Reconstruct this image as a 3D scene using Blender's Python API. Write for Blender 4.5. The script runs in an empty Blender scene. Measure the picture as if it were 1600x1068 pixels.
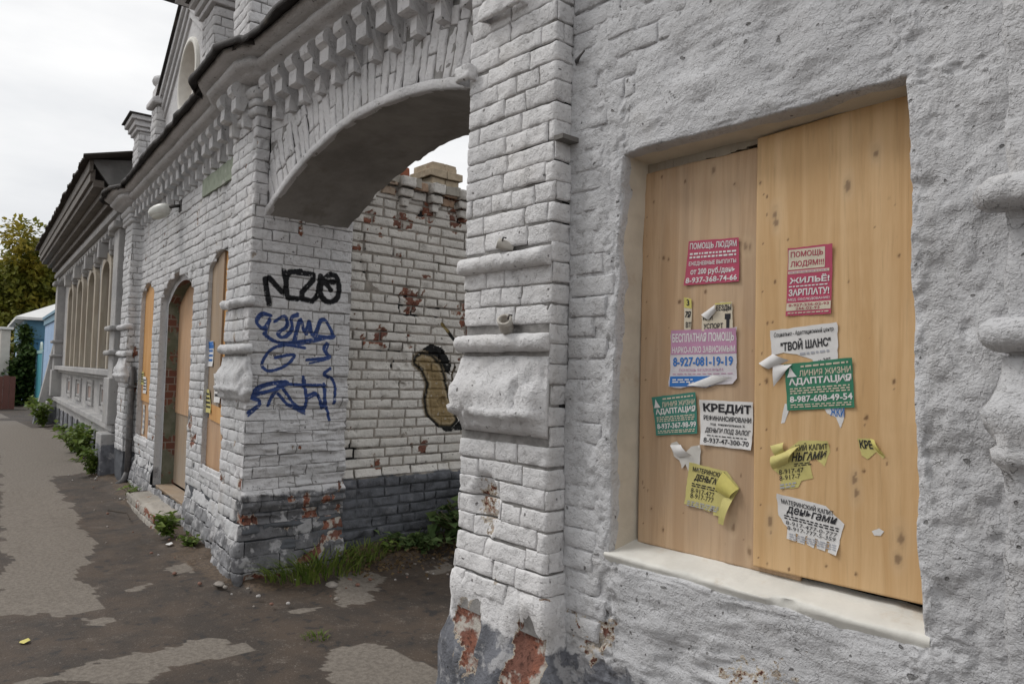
import bpy, math, random
import numpy as np
from mathutils import Matrix, Vector
random.seed(7); RNG = np.random.default_rng(11)
S = bpy.context.scene
COL = S.collection

# ------------------------------------------------------------------ camera
cam = bpy.data.cameras.new('camera'); cam_o = bpy.data.objects.new('camera', cam); COL.objects.link(cam_o)
cam.sensor_width = 36; cam.lens = 1100 * 36 / 1600; cam.clip_start = .05; cam.clip_end = 3000
_y, _p, _r = [math.radians(a) for a in (41.9, 2.5, 1.43)]
F_ = Vector((-math.cos(_y) * math.cos(_p), math.sin(_y) * math.cos(_p), math.sin(_p)))
R_ = F_.cross(Vector((0, 0, 1))).normalized(); U_ = R_.cross(F_)
R2 = R_ * math.cos(_r) + U_ * math.sin(_r); U2 = U_ * math.cos(_r) - R_ * math.sin(_r)
CAM = Vector((0, -2.0, 1.5))
M = Matrix((R2, U2, -F_)).transposed().to_4x4(); M.translation = CAM
cam_o.matrix_world = M
S.camera = cam_o
CAMN = np.array(CAM)

# ------------------------------------------------------------------ sky, sun, exposure
SUN_DIR = Vector((-.85, -.62, 1.25)).normalized()      # towards the sun
EL = math.asin(SUN_DIR.z); AZ = math.atan2(SUN_DIR.x, SUN_DIR.y)
W = bpy.data.worlds.new('World'); S.world = W; W.use_nodes = True
wt = W.node_tree; wt.nodes.clear()
def wn(t, **k):
    n = wt.nodes.new(t)
    for a, b in k.items(): setattr(n, a, b)
    return n
sky = wn('ShaderNodeTexSky', sky_type='NISHITA', sun_disc=False, sun_elevation=EL, sun_rotation=AZ, altitude=100, air_density=1, dust_density=4, ozone_density=1)
hs = wn('ShaderNodeHueSaturation'); hs.inputs['Saturation'].default_value = .3
tc = wn('ShaderNodeTexCoord'); mp = wn('ShaderNodeMapping'); mp.inputs['Scale'].default_value = (1.2, 1.2, 4.2)
nz = wn('ShaderNodeTexNoise'); nz.inputs['Scale'].default_value = 1.3; nz.inputs['Detail'].default_value = 7; nz.inputs['Roughness'].default_value = .52
cr = wn('ShaderNodeValToRGB')
cr.color_ramp.elements[0].position = .32; cr.color_ramp.elements[0].color = (.68, .70, .73, 1)
cr.color_ramp.elements[1].position = .58; cr.color_ramp.elements[1].color = (.97, .97, .97, 1)
sc = wn('ShaderNodeVectorMath', operation='SCALE'); sc.inputs['Scale'].default_value = 10.0
mx = wn('ShaderNodeMix', data_type='RGBA'); mx.inputs[0].default_value = .9
bg = wn('ShaderNodeBackground'); bg.inputs['Strength'].default_value = .1
wo = wn('ShaderNodeOutputWorld')
L = wt.links.new
L(sky.outputs[0], hs.inputs['Color']); L(tc.outputs['Generated'], mp.inputs[0]); L(mp.outputs[0], nz.inputs['Vector'])
L(nz.outputs['Fac'], cr.inputs[0]); L(cr.outputs[0], sc.inputs[0]); L(hs.outputs[0], mx.inputs[6]); L(sc.outputs[0], mx.inputs[7])
L(mx.outputs[2], bg.inputs[0]); L(bg.outputs[0], wo.inputs[0])
sl = bpy.data.lights.new('sun', 'SUN'); sl.energy = 1.4; sl.angle = math.radians(18); sl.color = (1, .98, .95)
so = bpy.data.objects.new('sun', sl); COL.objects.link(so); so.rotation_euler = SUN_DIR.to_track_quat('Z', 'Y').to_euler(); so.location = (0, -6, 12)
S.view_settings.view_transform = 'Standard'; S.view_settings.look = 'None'; S.view_settings.gamma = 1
S.view_settings.use_curve_mapping = False; S.view_settings.exposure = 0.12
S.render.engine = 'CYCLES'; S.cycles.max_bounces = 5; S.cycles.diffuse_bounces = 3; S.cycles.glossy_bounces = 2; S.cycles.transmission_bounces = 2

# ------------------------------------------------------------------ noise
def _h(i, j, k, s):
    n = (i.astype(np.int64) * 374761393 + j.astype(np.int64) * 668265263 + k.astype(np.int64) * 2147483647 + s * 1274126177) & 0xffffffff
    n = ((n ^ (n >> 13)) * 1274126177) & 0xffffffff
    n = n ^ (n >> 16)
    return (n & 0xffff) / 32767.5 - 1.0
def vn(p, s=0):
    f = np.floor(p); t = p - f; i = f.astype(np.int64); t = t * t * (3 - 2 * t)
    r = 0
    for a in (0, 1):
        for b in (0, 1):
            for c in (0, 1):
                w = (t[:, 0] if a else 1 - t[:, 0]) * (t[:, 1] if b else 1 - t[:, 1]) * (t[:, 2] if c else 1 - t[:, 2])
                r = r + w * _h(i[:, 0] + a, i[:, 1] + b, i[:, 2] + c, s)
    return r
def fbm(p, sc=1., o=4, s=0, g=.5):
    p = np.asarray(p, float) * sc; r = 0; a = 1.; t = 0
    for k in range(o):
        r = r + a * vn(p + 17.3 * k, s + k); t += a; a *= g; p = p * 2.03
    return r / t
def sst(a, b, x):
    t = np.clip((x - a) / (b - a), 0, 1); return t * t * (3 - 2 * t)
def inpoly(x, y, P):
    P = np.array(P); r = np.zeros(len(x), bool); n = len(P)
    for i in range(n):
        x0, y0 = P[i]; x1, y1 = P[(i + 1) % n]
        c = ((y0 > y) != (y1 > y)) & (x < (x1 - x0) * (y - y0) / (y1 - y0 + 1e-12) + x0)
        r ^= c
    return r
def segdist(x, y, P):
    d = np.full(len(x), 9.)
    for (x0, y0), (x1, y1) in zip(P[:-1], P[1:]):
        dx, dy = x1 - x0, y1 - y0; t = np.clip(((x - x0) * dx + (y - y0) * dy) / (dx * dx + dy * dy + 1e-12), 0, 1)
        d = np.minimum(d, np.hypot(x - x0 - t * dx, y - y0 - t * dy))
    return d

# ------------------------------------------------------------------ objects
def mesh(name, V, Q, mat=None, parent=None, attrs=None, smooth=True, mats=None, midx=None):
    V = np.asarray(V, float)
    me = bpy.data.meshes.new(name)
    if isinstance(Q, np.ndarray) and Q.ndim == 2:
        k = Q.shape[1]; n = len(Q)
        me.vertices.add(len(V)); me.vertices.foreach_set('co', V.ravel())
        me.loops.add(n * k); me.loops.foreach_set('vertex_index', Q.ravel().astype(np.int32))
        me.polygons.add(n); me.polygons.foreach_set('loop_start', np.arange(0, n * k, k, dtype=np.int32))
        me.update(calc_edges=True)
    else:
        me.from_pydata([tuple(v) for v in V], [], [tuple(int(i) for i in f) for f in Q])
    if smooth: me.polygons.foreach_set('use_smooth', np.ones(len(me.polygons), bool))
    for k, v in (attrs or {}).items():
        v = np.asarray(v, float)
        if v.ndim == 2 and k == 'paint':
            a = me.attributes.new('pa', 'FLOAT', 'POINT'); a.data.foreach_set('value', v[:, 3].copy())
        if v.ndim == 1:
            a = me.attributes.new(k, 'FLOAT', 'POINT'); a.data.foreach_set('value', v)
        else:
            a = me.attributes.new(k, 'FLOAT_COLOR', 'POINT'); a.data.foreach_set('color', v.ravel())
    for m in (mats or ([mat] if mat else [])): me.materials.append(m)
    if midx is not None: me.polygons.foreach_set('material_index', np.asarray(midx, np.int32))
    me.validate(); me.update()
    o = bpy.data.objects.new(name, me); COL.objects.link(o)
    if parent: o.parent = parent
    return o
def tag(o, label, cat, group=None):
    o['label'] = label; o['category'] = cat
    if group: o['group'] = group
    return o
def thing(name, label, cat, loc=(0, 0, 0), group=None):
    o = bpy.data.objects.new(name, None); COL.objects.link(o); o.empty_display_size = .2
    o.location = loc
    return tag(o, label, cat, group)
def adopt(o, t):          # parent keeping world place (parts are modelled in world coordinates)
    o.parent = t; o.matrix_parent_inverse = Matrix.Translation(-Vector(t.location)); return o
def gridq(nu, nv, flip=False):
    i = np.arange((nu - 1) * (nv - 1)); a = (i // (nv - 1)) * nv + i % (nv - 1)
    q = np.stack([a, a + nv, a + nv + 1, a + 1], 1)
    return q[:, ::-1].copy() if flip else q

class Buf:                # collects pieces of ONE part
    def __init__(s): s.v = []; s.f = []; s.n = 0; s.a = []
    def add(s, V, Fs, a=0.):
        V = np.asarray(V, float); s.v.append(V); s.f += [tuple(int(i) + s.n for i in f) for f in Fs]; s.n += len(V); s.a += [a] * len(V); return s
    def box(s, lo, hi, fr=None):
        x0, y0, z0 = lo; x1, y1, z1 = hi
        V = np.array([(x0, y0, z0), (x1, y0, z0), (x1, y1, z0), (x0, y1, z0), (x0, y0, z1), (x1, y0, z1), (x1, y1, z1), (x0, y1, z1)], float)
        if fr is not None: V = np.array([fr(*v) for v in V])
        return s.add(V, [(3, 2, 1, 0), (4, 5, 6, 7), (0, 1, 5, 4), (1, 2, 6, 5), (2, 3, 7, 6), (3, 0, 4, 7)])
    def tube(s, pts, rad, k=8, caps=True):
        pts = [Vector(p) for p in pts]; V = []; Fs = []
        for i, p in enumerate(pts):
            d = (pts[min(i + 1, len(pts) - 1)] - pts[max(i - 1, 0)]).normalized()
            a = d.orthogonal().normalized() if i == 0 else (a - d * a.dot(d)).normalized()
            b = d.cross(a); r = rad[i] if hasattr(rad, '__len__') else rad
            for j in range(k):
                t = 2 * math.pi * j / k; V.append(tuple(p + a * (r * math.cos(t)) + b * (r * math.sin(t))))
        for i in range(len(pts) - 1):
            for j in range(k):
                Fs.append((i * k + j, i * k + (j + 1) % k, (i + 1) * k + (j + 1) % k, (i + 1) * k + j))
        if caps: Fs += [tuple(range(k))[::-1], tuple((len(pts) - 1) * k + j for j in range(k))]
        return s.add(V, Fs)
    def V(s): return np.concatenate(s.v)
    def make(s, name, mat, par=None, smooth=False, rough=0., bev=0.):
        V = s.V()
        if rough: V = V + np.stack([fbm(V, 9, 3, 61), fbm(V, 9, 3, 71), fbm(V, 9, 3, 81)], 1) * rough
        o = mesh(name, V, s.f, mat, None, smooth=smooth)
        if bev:
            m = o.modifiers.new('b', 'BEVEL'); m.width = bev; m.segments = 2; m.limit_method = 'ANGLE'
        if par: adopt(o, par)
        return o

# paths: a polyline in plan with rounded corners; u runs along it, h stands off it
class Path:
    def __init__(s, pts, sign=1, r=.014):
        P = [np.array(p, float) for p in pts]; xs = [P[0]]; s.knots = [0.]
        for i in range(1, len(P) - 1):
            a = P[i] - P[i - 1]; b = P[i + 1] - P[i]; a /= np.linalg.norm(a); b /= np.linalg.norm(b)
            for t in np.linspace(0, 1, 5):
                xs.append((P[i] - a * r) * (1 - t) ** 2 + P[i] * 2 * t * (1 - t) + (P[i] + b * r) * t * t)
        xs.append(P[-1]); X = np.array(xs)
        seg = np.hypot(*(X[1:] - X[:-1]).T); s.u = np.concatenate([[0], np.cumsum(seg)]); s.X = X
        T = (X[1:] - X[:-1]) / seg[:, None]
        Nn = np.stack([T[:, 1], -T[:, 0]], 1) * sign
        s.N = np.concatenate([[Nn[0]], (Nn[1:] + Nn[:-1]) / 2, [Nn[-1]]]); s.sign = sign
        s.corner = [s.u[1 + 5 * i + 2] for i in range(len(P) - 2)]; s.len = s.u[-1]
    def ev(s, u, z, h):
        u = np.asarray(u, float)
        x = np.interp(u, s.u, s.X[:, 0]); y = np.interp(u, s.u, s.X[:, 1])
        nx = np.interp(u, s.u, s.N[:, 0]); ny = np.interp(u, s.u, s.N[:, 1]); l = np.hypot(nx, ny); nx = nx / l; ny = ny / l
        return np.stack([x + nx * h, y + ny * h, np.broadcast_to(z, x.shape)], 1)

def _lin(a, b, res):
    n = max(int(math.ceil((b - a) / res)), 1); return np.linspace(a, b, n + 1)
def brick_patch(path, u0, u1, z0, z1, res=.03, dj=.012, hf=None, rough=1., rnd=.007, pf=None, tilt=1.):
    rnd *= .5; dj *= .5
    rnd = min(rnd, (u1 - u0) / 3.2, (z1 - z0) / 3.2)
    us = np.concatenate([[u0, u0 + rnd * .45], _lin(u0 + rnd, u1 - rnd, res), [u1 - rnd * .45, u1]])
    zs = np.concatenate([[z0, z0 + rnd * .45], _lin(z0 + rnd, z1 - rnd, min(res, .028)), [z1 - rnd * .45, z1]])
    UU, ZZ = [a.ravel() for a in np.meshgrid(us, zs, indexing='ij')]
    du = np.minimum(UU - u0, u1 - UU); dz = np.minimum(ZZ - z0, z1 - ZZ); dd = np.minimum(du, dz)
    pr = np.interp(dd, [0, rnd * .45, rnd], [-dj - .004, -dj * .30, 0]) - .0008 * sst(rnd * 2.2, 0, dd)
    B = path.ev(UU, ZZ, 0 * UU)
    k = random.random() * 50
    wob = fbm(B + k, 22, 2, 3) * .0042 * (dd < rnd * .6)
    h = pr + random.gauss(0, .0014) * tilt + (UU - (u0 + u1) / 2) * random.gauss(0, .010) * tilt + (ZZ - (z0 + z1) / 2) * random.gauss(0, .022) * tilt
    h = h + rough * (fbm(B, 6, 3, 5) * .0055 + fbm(B, 30, 3, 9) * .0045 + fbm(B, 80, 2, 19) * .0020 - .004 * sst(.30, .42, fbm(B, 17, 3, 23)))
    at = {}
    if hf:
        e, c = hf(UU, ZZ, B); h = h + e; at['chip'] = c
    if pf: at['paint'] = pf(B)
    V = path.ev(UU + wob, ZZ + wob[::-1] * .7, h)
    return V, gridq(len(us), len(zs), path.sign < 0), at
def lay(u0, u1, z0, z1, pitch=.08, joint=.0035, blocked=None, seed=0, lens=(.262, .128), zoff=0., jit=.004):
    r = random.Random(seed); out = []; z = z0; c = 0
    while z < z1 - .02:
        zt = min(z + pitch, z1); zm = (z + zt) / 2
        iv = [(u0, u1)]
        for a, b in (blocked(zm) if blocked else []):
            nx = []
            for p, q in iv:
                if b <= p or a >= q: nx.append((p, q)); continue
                if a > p: nx.append((p, a))
                if b < q: nx.append((b, q))
            iv = nx
        for p, q in iv:
            u = p - (0 if c % 2 else r.uniform(.05, .14))
            while u < q - .03:
                w = lens[0] if r.random() < .62 else lens[1]; w *= r.uniform(.93, 1.07)
                e = u + w
                if q - e < .06: e = q
                a = max(u, p); b = min(e, q)
                if b - a > .03:
                    jz = r.uniform(-jit, jit)
                    out.append((a + joint * .5, b - joint * .5, z + joint * .5 + jz, zt - joint * .5 + jz))
                u = e
        z += pitch; c += 1
    return out
def place_bricks(thing_o, patches, mat, limit=295, name='brick', rest='brickwork'):
    """patches: list of (V, Q, attrs); nearest ones are objects of their own, the rest one joined part"""
    d = [(-_size(p[0]), i) for i, p in enumerate(patches)]; d.sort()
    for _, i in d[:limit]:
        V, Q, at = patches[i][:3]; adopt(mesh(name, V, Q, mat, None, at), thing_o)
    R = [patches[i] for _, i in d[limit:]]
    if R:
        n = 0; Vs = []; Qs = []; A = {}
        keys = set().union(*[p[2].keys() for p in R])
        for V, Q, at in R:
            Vs.append(V); Qs.append(Q + n); n += len(V)
            for k in keys: A.setdefault(k, []).append(at.get(k, np.zeros((len(V), 4)) if k == 'paint' else np.zeros(len(V))))
        o = mesh(rest, np.concatenate(Vs), np.concatenate(Qs), mat, None, {k: np.concatenate(v) for k, v in A.items()}); o['kind'] = 'stuff'; adopt(o, thing_o)
def _size(V):
    e = V.max(0) - V.min(0); D = np.linalg.norm(V.mean(0) - CAMN); return np.linalg.norm(e) / D
def mould(path, ua, ub, prof, name, mat, par, z=0., du=.03, rough=1., hf=None, cap=True, fade=0.):
    """moulding: profile (off, z) extruded along the path from ua to ub"""
    us = _lin(ua, ub, du); us = np.unique(np.concatenate([us, [c + d for c in path.corner for d in (-.014, 0, .014) if ua < c + d < ub]]))
    off = np.array([p[0] for p in prof]); zz = np.array([p[1] for p in prof]) + z; n = len(prof)
    UU = np.repeat(us, n); H = np.tile(off, len(us)); ZZ = np.tile(zz, len(us))
    B = path.ev(UU, ZZ, H)
    w = np.tile(np.where((np.arange(n) == 0) | (np.arange(n) == n - 1), 0, 1.), len(us))
    H2 = H + w * rough * (fbm(B, 5, 3, 31) * .008 + fbm(B, 22, 3, 37) * .005)
    Z2 = ZZ + w * rough * (fbm(B, 5, 3, 41) * .006 + fbm(B, 22, 2, 47) * .003)
    at = {'chip': np.zeros(len(UU))}
    if hf: e, c = hf(UU, ZZ, B); H2 = H2 + e * w; at['chip'] = c
    if fade: H2 = np.where(H2 > 0, H2 * (.12 + .88 * sst(ub, ub - fade, UU + (Z2 - zz.mean()) * .0)), H2)
    V = path.ev(UU, Z2, H2)
    Q = [tuple(int(i) for i in q) for q in gridq(len(us), n, path.sign < 0)]
    if cap:
        a = list(range(n)); b = [(len(us) - 1) * n + i for i in range(n)]
        Q += [tuple(a), tuple(b[::-1])]
    o = mesh(name, V, Q, mat, None, at); adopt(o, par); return o
def half_round(z0, z1, out, base=-.01, n=7):
    c = (z0 + z1) / 2; r = (z1 - z0) / 2
    return [(base, z0)] + [(out * math.sin(math.pi * i / n) ** .75 if 0 < i < n else .0, c - r * math.cos(math.pi * i / n)) for i in range(n + 1)] + [(base, z1)]

# ------------------------------------------------------------------ materials
class NT:
    def __init__(s, name):
        s.m = bpy.data.materials.new(name); s.m.use_nodes = True; s.t = s.m.node_tree; s.t.nodes.clear()
        s.out = s.t.nodes.new('ShaderNodeOutputMaterial'); s.b = s.t.nodes.new('ShaderNodeBsdfPrincipled')
        s.t.links.new(s.b.outputs[0], s.out.inputs[0]); s._pos = None
    def n(s, ty, ins=None, out=0, **pr):
        n = s.t.nodes.new(ty)
        for k, v in pr.items(): setattr(n, k, v)
        for k, v in (ins or {}).items():
            if hasattr(v, 'is_linked') and not isinstance(v, (tuple, list)): s.t.links.new(v, n.inputs[k])
            else: n.inputs[k].default_value = v
        return n.outputs[out]
    def pos(s):
        if s._pos is None: s._pos = s.n('ShaderNodeNewGeometry')
        return s._pos
    def vec(s, scale=(1, 1, 1), src=None):
        return s.n('ShaderNodeVectorMath', {0: src or s.pos(), 1: scale}, operation='MULTIPLY')
    def noise(s, scale, detail=4, rough=.55, vec=None, dist=0.):
        return s.n('ShaderNodeTexNoise', {'Vector': vec or s.pos(), 'Scale': scale, 'Detail': detail, 'Roughness': rough, 'Distortion': dist})
    def mth(s, op, a, b=0., c=0., clamp=False): return s.n('ShaderNodeMath', {0: a, 1: b, 2: c}, operation=op, use_clamp=clamp)
    def ramp(s, f, a, b, x=0., y=1.):
        return s.n('ShaderNodeMapRange', {0: f, 1: a, 2: b, 3: x, 4: y}, interpolation_type='SMOOTHSTEP')
    def mix(s, f, a, b, blend='MIX'):
        n = s.t.nodes.new('ShaderNodeMix'); n.data_type = 'RGBA'; n.blend_type = blend
        for i, v in ((0, f), (6, a), (7, b)):
            if hasattr(v, 'is_linked') and not isinstance(v, (tuple, list)): s.t.links.new(v, n.inputs[i])
            else: n.inputs[i].default_value = v if not isinstance(v, tuple) else (*v[:3], 1)
        return n.outputs[2]
    def attr(s, name, out='Fac'):
        n = s.t.nodes.new('ShaderNodeAttribute'); n.attribute_name = name; return n.outputs[out]
    def sepz(s): return s.n('ShaderNodeSeparateXYZ', {0: s.pos()}, out=2)
    def bump(s, h, st=.5, d=.005, prev=None):
        i = {'Height': h, 'Strength': st, 'Distance': d}
        if prev: i['Normal'] = prev
        return s.n('ShaderNodeBump', i)
    def fin(s, col, rough=.85, nrm=None, spec=.3):
        for k, v in (('Base Color', col), ('Roughness', rough), ('Specular IOR Level', spec)):
            if hasattr(v, 'is_linked') and not isinstance(v, (tuple, list)): s.t.links.new(v, s.b.inputs[k])
            else: s.b.inputs[k].default_value = (*v, 1) if isinstance(v, tuple) else v
        if nrm: s.t.links.new(nrm, s.b.inputs['Normal'])
        return s.m

BRICK_A, BRICK_B, BRICK_C = (.26, .105, .068), (.17, .080, .060), (.38, .24, .14)
def paint_mat(name, c1=(.62, .61, .615), c2=(.53, .525, .53), band=None, band_c=(.17, .175, .195), worn=.5, dirt=.5, flake=1., chipn=.0, cracks=1., paint=False, fine=1., red=.5, bandn=.09):
    k = NT(name)
    big = k.noise(1.7, 3, .6); mid = k.noise(9, 4, .6); fin = k.noise(60, 3, .65)
    col = k.mix(k.ramp(big, .35, .68), c1, c2)
    col = k.mix(k.mth('MULTIPLY', k.ramp(mid, .52, .72), .5), col, tuple(x * .84 for x in c2))
    # water streaks and grime
    st = k.noise(1, 3, .6, k.vec((9, 9, .9)))
    col = k.mix(k.mth('MULTIPLY', k.ramp(st, .52, .75), .38 * dirt), col, (.30, .285, .265))
    col = k.mix(k.mth('MULTIPLY', k.ramp(fin, .60, .74), .55 * dirt), col, (.24, .23, .215))
    warm = k.noise(3.1, 3, .6)
    col = k.mix(k.mth('MULTIPLY', k.ramp(warm, .58, .75), .4 * dirt), col, (.50, .455, .39))
    if band is not None:
        z = k.sepz(); zz = k.mth('ADD', z, k.mth('MULTIPLY', k.mth('SUBTRACT', k.noise(6, 4, .62), .5), bandn * 2.2))
        f = k.ramp(zz, band - .012, band + .012, 1., 0.)
        wn_ = k.ramp(k.noise(7, 4, .66), .50 + .1 * (1 - worn), .58 + .1 * (1 - worn))
        bc = k.mix(k.ramp(mid, .4, .65), band_c, tuple(x * .6 for x in band_c))
        bc = k.mix(k.mth('MULTIPLY', wn_, worn), bc, (.42, .415, .42))
        col = k.mix(f, col, bc)
    pit = k.ramp(fin, .60, .70)
    hole = k.ramp(k.noise(31, 1, .5), .735, .765); col = k.mix(k.mth('MULTIPLY', hole, .75), col, (.10, .095, .09))
    pit = k.mth('ADD', pit, k.mth('MULTIPLY', hole, 2.))
    # exposed brick under the lost paint
    bn = k.noise(5, 3, .5); bcol = k.mix(k.ramp(bn, .4 + .2 * (1 - red) - .1, .62), BRICK_A, BRICK_B if red > .3 else BRICK_C)
    bcol = k.mix(k.ramp(fin, .45, .7), bcol, tuple(x * .55 for x in BRICK_B))
    bcol = k.mix(k.ramp(k.noise(13, 3, .6), .50, .62), bcol, (.43, .40, .36))
    ch = k.attr('chip')
    chn = k.mth('ADD', ch, k.mth('MULTIPLY', k.mth('SUBTRACT', k.noise(30, 3, .75), .5), 1.5))
    fc = k.ramp(chn, .62, .68); fe = k.ramp(chn, .50, .56)
    if chipn > 0:
        c2n = k.noise(8.5, 4, .68); fc = k.mth('MAXIMUM', fc, k.ramp(c2n, .80 - chipn, .815 - chipn)); fe = k.mth('MAXIMUM', fe, k.ramp(c2n, .775 - chipn, .79 - chipn))
    rim = k.noise(13, 3, .6)
    rim = k.mth('MULTIPLY', k.mth('MULTIPLY', k.ramp(rim, .555, .567), k.ramp(rim, .567, .585, 1., 0.)), k.ramp(mid, .42, .58))
    col = k.mix(k.mth('MULTIPLY', rim, .40 * flake), col, (.16, .155, .15))
    col = k.mix(fe, col, k.mix(k.ramp(mid, .42, .6), (.47, .41, .33), (.36, .30, .24)))
    col = k.mix(fc, col, bcol)
    # hairline cracks
    hgt = None
    if cracks:
        wv = k.n('ShaderNodeVectorMath', {0: k.pos(), 1: k.n('ShaderNodeVectorMath', {0: k.n('ShaderNodeTexNoise', {'Vector': k.pos(), 'Scale': 9, 'Detail': 3, 'Roughness': .7}, out=1), 1: (.22, .22, .22)}, operation='MULTIPLY')}, operation='ADD')
        vo = k.n('ShaderNodeTexVoronoi', {'Vector': wv, 'Scale': 6.5}, feature='DISTANCE_TO_EDGE')
        mk = k.ramp(k.noise(3.3, 3, .5), .56, .66)
        crk = k.mth('MULTIPLY', k.ramp(vo, .002, .009, 1., 0.), k.mth('MULTIPLY', mk, cracks))
        col = k.mix(k.mth('MULTIPLY', crk, .5), col, (.12, .115, .11))
    if paint:
        pa = k.attr('pa'); pc = k.attr('paint', 'Color')
        pa = k.ramp(k.mth('ADD', pa, k.mth('MULTIPLY', k.mth('SUBTRACT', k.noise(90, 3, .6), .5), .5)), .3, .62)
        col = k.mix(k.mth('MULTIPLY', pa, k.ramp(k.noise(26, 4, .6), .30, .42, .5, 1.)), col, pc)
    # relief: peeled layers with sharp rims, grain, cracks
    fl = k.noise(11, 4, .62)
    steps = k.n('ShaderNodeValToRGB', {0: fl}); r = steps.node.color_ramp; r.interpolation = 'LINEAR'
    r.elements[0].position = .40; r.elements[0].color = (0, 0, 0, 1); r.elements[1].position = .415; r.elements[1].color = (.35,) * 3 + (1,)
    for p, v in ((.50, .38), (.512, .66), (.60, .70), (.612, 1.)):
        e = r.elements.new(p); e.color = (v, v, v, 1)
    hg = k.mth('ADD', k.mth('MULTIPLY', k.noise(38, 3, .72), .0085 * fine), k.mth('MULTIPLY', steps, .0042 * flake))
    hg = k.mth('ADD', hg, k.mth('MULTIPLY', k.noise(170, 1, .6), .0016 * fine))
    if cracks: hg = k.mth('ADD', hg, k.mth('MULTIPLY', crk, -.004))
    hg = k.mth('ADD', hg, k.mth('MULTIPLY', pit, -.0035 * fine))
    nb = k.bump(hg, .85, 1.)
    return k.fin(col, .9, nb, .2)

PAINT_NEAR_DIM = paint_mat('lime_paint_near_dimmed', c1=(.565, .565, .575), c2=(.475, .475, .485), band=.46, worn=.75, dirt=.45, chipn=.02)  # base tone lowered: light falling off toward the right is put into the colour
PAINT_GATE = paint_mat('lime_paint_gate', dirt=.45, cracks=.6, c1=(.61, .60, .605))
PAINT_PIER_BRIGHT = paint_mat('lime_paint_pier_brightened', c1=(.70, .69, .69), c2=(.61, .605, .61), band=.47, worn=.75, dirt=.42, cracks=.5, chipn=.015)  # base tone raised: the pier's brighter exposure is put into the colour
PAINT_PAV = paint_mat('lime_paint_pavilion', c1=(.60, .595, .60), c2=(.50, .50, .505), band=.30, band_c=(.27, .27, .28), worn=1., dirt=.6, cracks=.3, chipn=.02, bandn=.22)
PAINT_FAR = paint_mat('lime_paint_far', band=.60, band_c=(.16, .16, .168), worn=.7, dirt=.55, cracks=.3, chipn=.02, paint=True, bandn=.06)
PAINT_YARD = paint_mat('lime_paint_yard', c1=(.66, .635, .595), c2=(.56, .535, .50), band=.655, band_c=(.125, .13, .145), worn=.15, dirt=.5, cracks=0, chipn=.07, paint=True, bandn=.02)
PAINT_HOUSE = paint_mat('lime_paint_house', c1=(.42, .41, .40), c2=(.33, .325, .325), band=.42, worn=.6, dirt=.7, cracks=0, fine=.6, bandn=.05)
def mortar_mat(name, c, band=None, paint=False, bc=(.10, .105, .115)):
    k = NT(name); col = k.mix(k.ramp(k.noise(14, 5, .6), .35, .65), c, tuple(x * .66 for x in c))
    col = k.mix(k.ramp(k.noise(5, 5, .65), .6, .72), col, (.12, .11, .10))
    if band is not None:
        zz = k.mth('ADD', k.sepz(), k.mth('MULTIPLY', k.mth('SUBTRACT', k.noise(6, 5, .62), .5), .15)); col = k.mix(k.ramp(zz, band - .01, band + .01, 1., 0.), col, bc)
    if paint: col = k.mix(k.ramp(k.attr('pa'), .3, .7), col, k.attr('paint', 'Color'))
    return k.fin(col, .95, k.bump(k.noise(60, 5, .7), .8, .006), .1)
MORTAR = mortar_mat('painted_joint', (.30, .29, .28), .45)
MORTAR_FAR = mortar_mat('painted_joint_far', (.30, .29, .28), .6, True)
MORTAR_YARD = mortar_mat('yard_joint', (.33, .30, .265), .65, True)

def plain(name, c, rough=.8, var=.25, sc=8, bump=.3, bd=.003, spec=.3, stain=None, metal=0.):
    k = NT(name); col = k.mix(k.ramp(k.noise(sc, 5, .6), .3, .7), c, tuple(x * (1 - var) for x in c))
    if stain: col = k.mix(k.ramp(k.noise(sc * .6, 6, .68), .56, .68), col, stain)
    m = k.fin(col, rough, k.bump(k.noise(sc * 6, 5, .65), bump, bd), spec); k.b.inputs['Metallic'].default_value = metal
    return m
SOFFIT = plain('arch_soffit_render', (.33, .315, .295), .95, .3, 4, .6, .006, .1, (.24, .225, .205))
CREAM = plain('cream_reveal_paint', (.66, .60, .50), .8, .16, 7, .5, .004, .2, (.50, .42, .33))
CREAM_SILL = plain('cream_sill_paint', (.70, .685, .635), .75, .12, 7, .5, .004, .2, (.56, .50, .42))
FLASH = plain('weathered_roof_metal', (.055, .05, .048), .75, .4, 9, .4, .003, .3, (.09, .075, .06))
DARK = plain('dark_interior', (.02, .02, .02), .9, .2)
OLDWOOD = None
def wood_mat(name, c1, c2, axis=(26, 26, 1.3), grey=.0, spots=True, streak=None):
    k = NT(name); v = k.vec(axis)
    g = k.noise(1.0, 6, .65, v, .6); g2 = k.noise(3.4, 5, .7, v, .2)
    col = k.mix(k.ramp(g, .33, .67), c1, c2)
    col = k.mix(k.mth('MULTIPLY', k.ramp(g2, .52, .72), .26), col, tuple(x * .55 for x in c2))
    bl = k.noise(2.6, 5, .6); col = k.mix(k.mth('MULTIPLY', k.ramp(bl, .5, .72), .45), col, tuple(x * .8 for x in c1))
    if grey: col = k.mix(k.mth('MULTIPLY', k.ramp(k.noise(2.2, 5, .6, k.vec((2, 2, .8))), .35, .7), grey), col, (.30, .27, .235))
    if streak: col = k.mix(k.mth('MULTIPLY', k.ramp(k.noise(1.0, 5, .6, k.vec((14, 14, .5))), .52, .7), .6), col, streak)
    if spots:
        a = k.attr('knot'); col = k.mix(k.ramp(a, .1, 1., 0., .85), col, (.13, .065, .03))
        col = k.mix(k.mth('MULTIPLY', k.attr('pale'), .22), col, (.60, .45, .29))
    nb = k.bump(g2, .25, .0015); nb = k.bump(k.noise(200, 3, .6, k.vec((1, 1, .12))), .25, .0008, nb)
    return k.fin(col, .62, nb, .35)
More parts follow.
